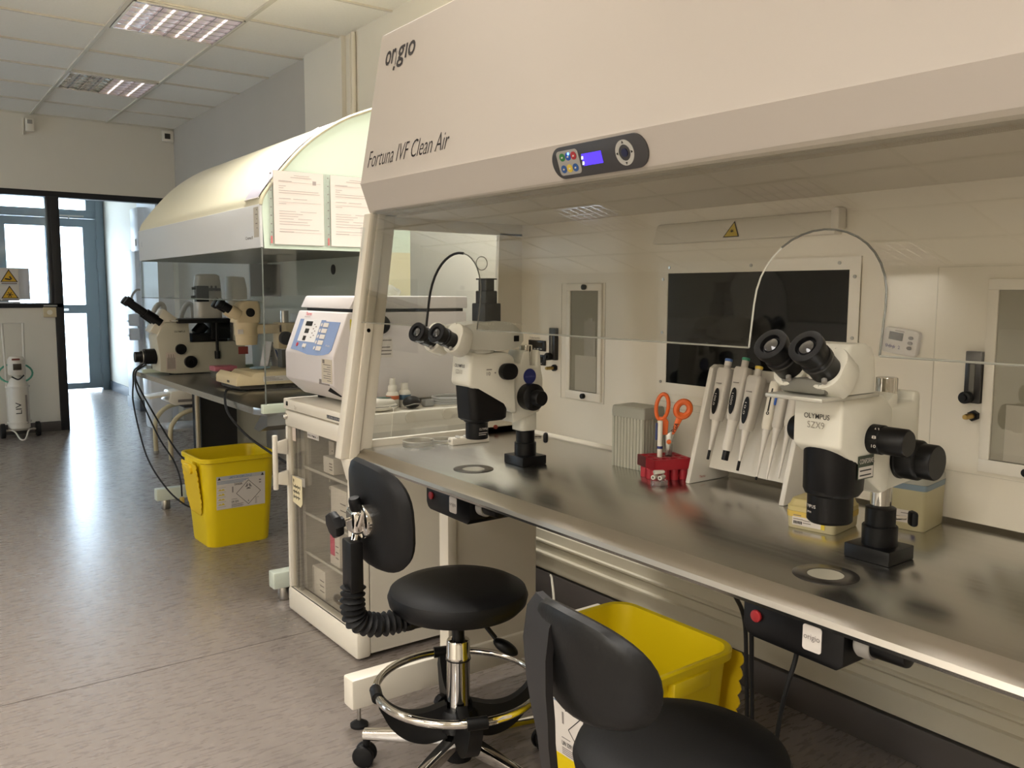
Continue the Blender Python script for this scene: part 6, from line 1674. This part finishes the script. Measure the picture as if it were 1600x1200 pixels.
MB().prism([(.075, .10), (.085, .10), (.066, .155), (.058, .155)], (-.05, -.061, 0), (1, 0, 0), (0, 0, 1), (0, .122, 0)).build('blue_corner', mat('leaflet_blue', S(60, 80, 130), .5), t, True)
m = MB()
for k in range(5): m.box((-.028 + k * .004, -.0605, .03 + k * .03), (.012, .001, .003))
m.build('card_print', grey_ink, t, True)
# monitor hung inside the hood and small stacked boxes on the ledge
t = thing('hood_monitor', 'small grey flat screen hanging from the far hood ceiling above the microscopes', 'monitor', (1.80, 4.85, 1.34))
MB().span((-.09, -.012, -.085), (.09, .012, .10), .004).build('casing', mat('monitor_grey', S(104, 106, 108), .4), t, True)
MB().span((-.015, -.006, .09), (.015, .006, .1145)).build('bracket', grey_plastic, t, True)
for k in range(2): tag(MB().span((1.825 + .005 * k, 4.3, 1.0755 + .045 * (1 - k)), (1.897, 4.55 + .04 * k, 1.118 + .045 * (1 - k)), .003).build('foam_box', mat('foam_white', S(196, 202, 200), .5)), ('upper' if k == 0 else 'lower') + ' of two pale boxes stacked on the ledge inside the far hood', 'box', 'pale boxes on the far hood ledge')
MB_ = MB().span((1.86, 4.2, .80), (1.90, 4.65, 1.06)).build('box_plinth', hb, fh)
t = thing('crumpled_bag', 'crumpled clear plastic bag on top of the centrifuge at the back', 'bag', (1.66, 3.16, 1.268))
bg = bmesh.new(); bmesh.ops.create_icosphere(bg, subdivisions=3, radius=1.0)
for v in bg.verts:
    n_ = math.sin(v.co.x * 7 + v.co.y * 3) * .12 + math.sin(v.co.y * 9 + v.co.z * 5) * .1
    v.co = Vector((v.co.x * .085 * (1 + n_), v.co.y * .05 * (1 + n_), max(0, v.co.z + .35) * .030 * (1 + n_)))
MB()._take(bg).build('bag_film', glass_mat('bag_film', (.86, .87, .85, 1), .10, .12, .12), t, True)

# ------------------------------------------------------------------ under and beyond the far bench
t = thing('step_chair', 'cream tubular-framed step stool with white tray step beyond the far bench', 'step stool', (1.9, 6.9, 0))
for yy in (6.66, 7.10):
    MB().tube(spline([(1.71, yy, 0), (1.71, yy, .22), (1.735, yy, .30), (1.80, yy, .36), (1.90, yy, .385), (2.12, yy, .385)], 6), .018, 12).build('tube_frame', mat('cream_tube', S(206, 194, 160), .4), t)
    MB().cyl((2.13, yy, 0), (2.13, yy, .385), .018, seg=12).build('rear_leg', mat('cream_tube2', S(206, 194, 160), .4), t)
    MB().cyl((1.71, yy, 0), (1.71, yy, .02), .021, seg=12).build('foot_cap', grey_plastic, t)
MB().span((1.72, 6.68, .225), (2.15, 7.08, .245), .004).build('step', mat('tray_steel_white', S(196, 200, 204), .25, .3), t)
MB().span((1.82, 6.66, .404), (2.15, 7.10, .425), .004).build('seat', mat('seat_dark', S(50, 48, 48), .5), t)
t = thing('white_scale', 'white instrument with overhanging flat arm on top of the step stool', 'instrument', (1.84, 6.78, .4256))
MB().prism([(-.13, .03), (-.08, 0), (.18, 0), (.20, .10), (.12, .12), (-.10, .105)], (0, -.10, 0), (1, 0, 0), (0, 0, 1), (0, .22, 0), .006).build('housing', white_paint, t, True)
MB().prism([(-.26, .055), (-.02, .085), (-.02, .10), (-.26, .075)], (0, -.08, 0), (1, 0, 0), (0, 0, 1), (0, .18, 0), .004).build('arm', white_paint, t, True)
MB().lathe([(0, 0), (.09, 0), (.085, .012), (0, .015)], (.03, .0, .118), (0, 0, 1), 28).build('pan', white_paint, t, True)
MB().span((-.06, -.1015, .022), (.06, -.0995, .042)).build('name_strip', grey_ink, t, True)
for k, (x, y, z, sx, sy, sz, lab) in enumerate(((1.93, 6.25, 0, .16, .2, .27, 'lower left brown-grey carton stacked beside the steel post under the far bench'), (2.12, 6.22, 0, .18, .2, .33, 'right brown-grey carton stacked beside the steel post under the far bench'), (1.945, 6.27, .2705, .12, .16, .12, 'upper brown-grey carton lying on the lower left carton'))):
    t = thing('storage_carton', lab, 'carton', (x, y, z), 0, 'cartons beyond the far bench')
    MB().span((-sx / 2, -sy / 2, 0), (sx / 2, sy / 2, sz), .002).build('carton_body', mat('grey_brown_carton', S(150, 140, 128), .7), t, True)
    MB().span((-sx / 2 - .001, -.012, .01), (-sx / 2, .012, sz - .005)).build('tape', mat('carton_tape', S(110, 100, 90), .5), t, True)
tag(MB().span((1.86, 6.45, .0), (2.02, 6.60, .60), .004).build('black_case', mat('matt_black_case', S(14, 14, 15), .7)), 'tall matt black case standing behind the cartons beyond the far bench', 'case')

# cables of the far bench
cable('bench_wire', [(1.262, 5.43, .858), (1.235, 5.475, .83), (1.212, 5.49, .80), (1.205, 5.48, .74), (1.195, 5.45, .60), (1.22, 5.30, .32), (1.27, 5.1, .16), (1.33, 4.95, .08), (1.40, 4.9, .05)], .0048, black_rubber, 'leftmost black cable drooping from the corner of the far bench')
cable('bench_wire', [(1.285, 5.392, .888), (1.238, 5.400, .845), (1.210, 5.425, .80), (1.212, 5.40, .73), (1.27, 5.26, .55), (1.34, 5.08, .36), (1.42, 4.93, .24), (1.50, 4.85, .15)], .0048, black_rubber, 'right black cable drooping from the far bench corner behind the yellow bin')
t = thing('plug_cable', 'black cable with a yellow plug tip hanging from the far bench corner', 'cable', (1.2, 5.4, .8))
MB().tube(spline([(1.27, 5.42, .845), (1.235, 5.445, .82), (1.212, 5.455, .79), (1.215, 5.455, .70), (1.24, 5.43, .62), (1.29, 5.28, .42), (1.33, 5.13, .30), (1.345, 5.06, .20), (1.345, 5.04, .105)], 8), .0048, 8).build('wire', black_rubber, t)
MB().cyl((1.345, 5.04, .10), (1.345, 5.04, .065), .013, seg=14, bev=.003).build('plug_tip', mat('brass_yellow_tip', S(206, 176, 90), .4), t)
cable('plate_cable', [(1.40, 4.05, .812), (1.34, 3.98, .824), (1.25, 3.88, .838), (1.214, 3.80, .80), (1.212, 3.74, .74), (1.25, 3.62, .66), (1.30, 3.45, .60), (1.36, 3.31, .545), (1.42, 3.28, .50), (1.50, 3.275, .40)], .0055, black_rubber, 'thick black cable looping over the far bench edge down behind the fridge')
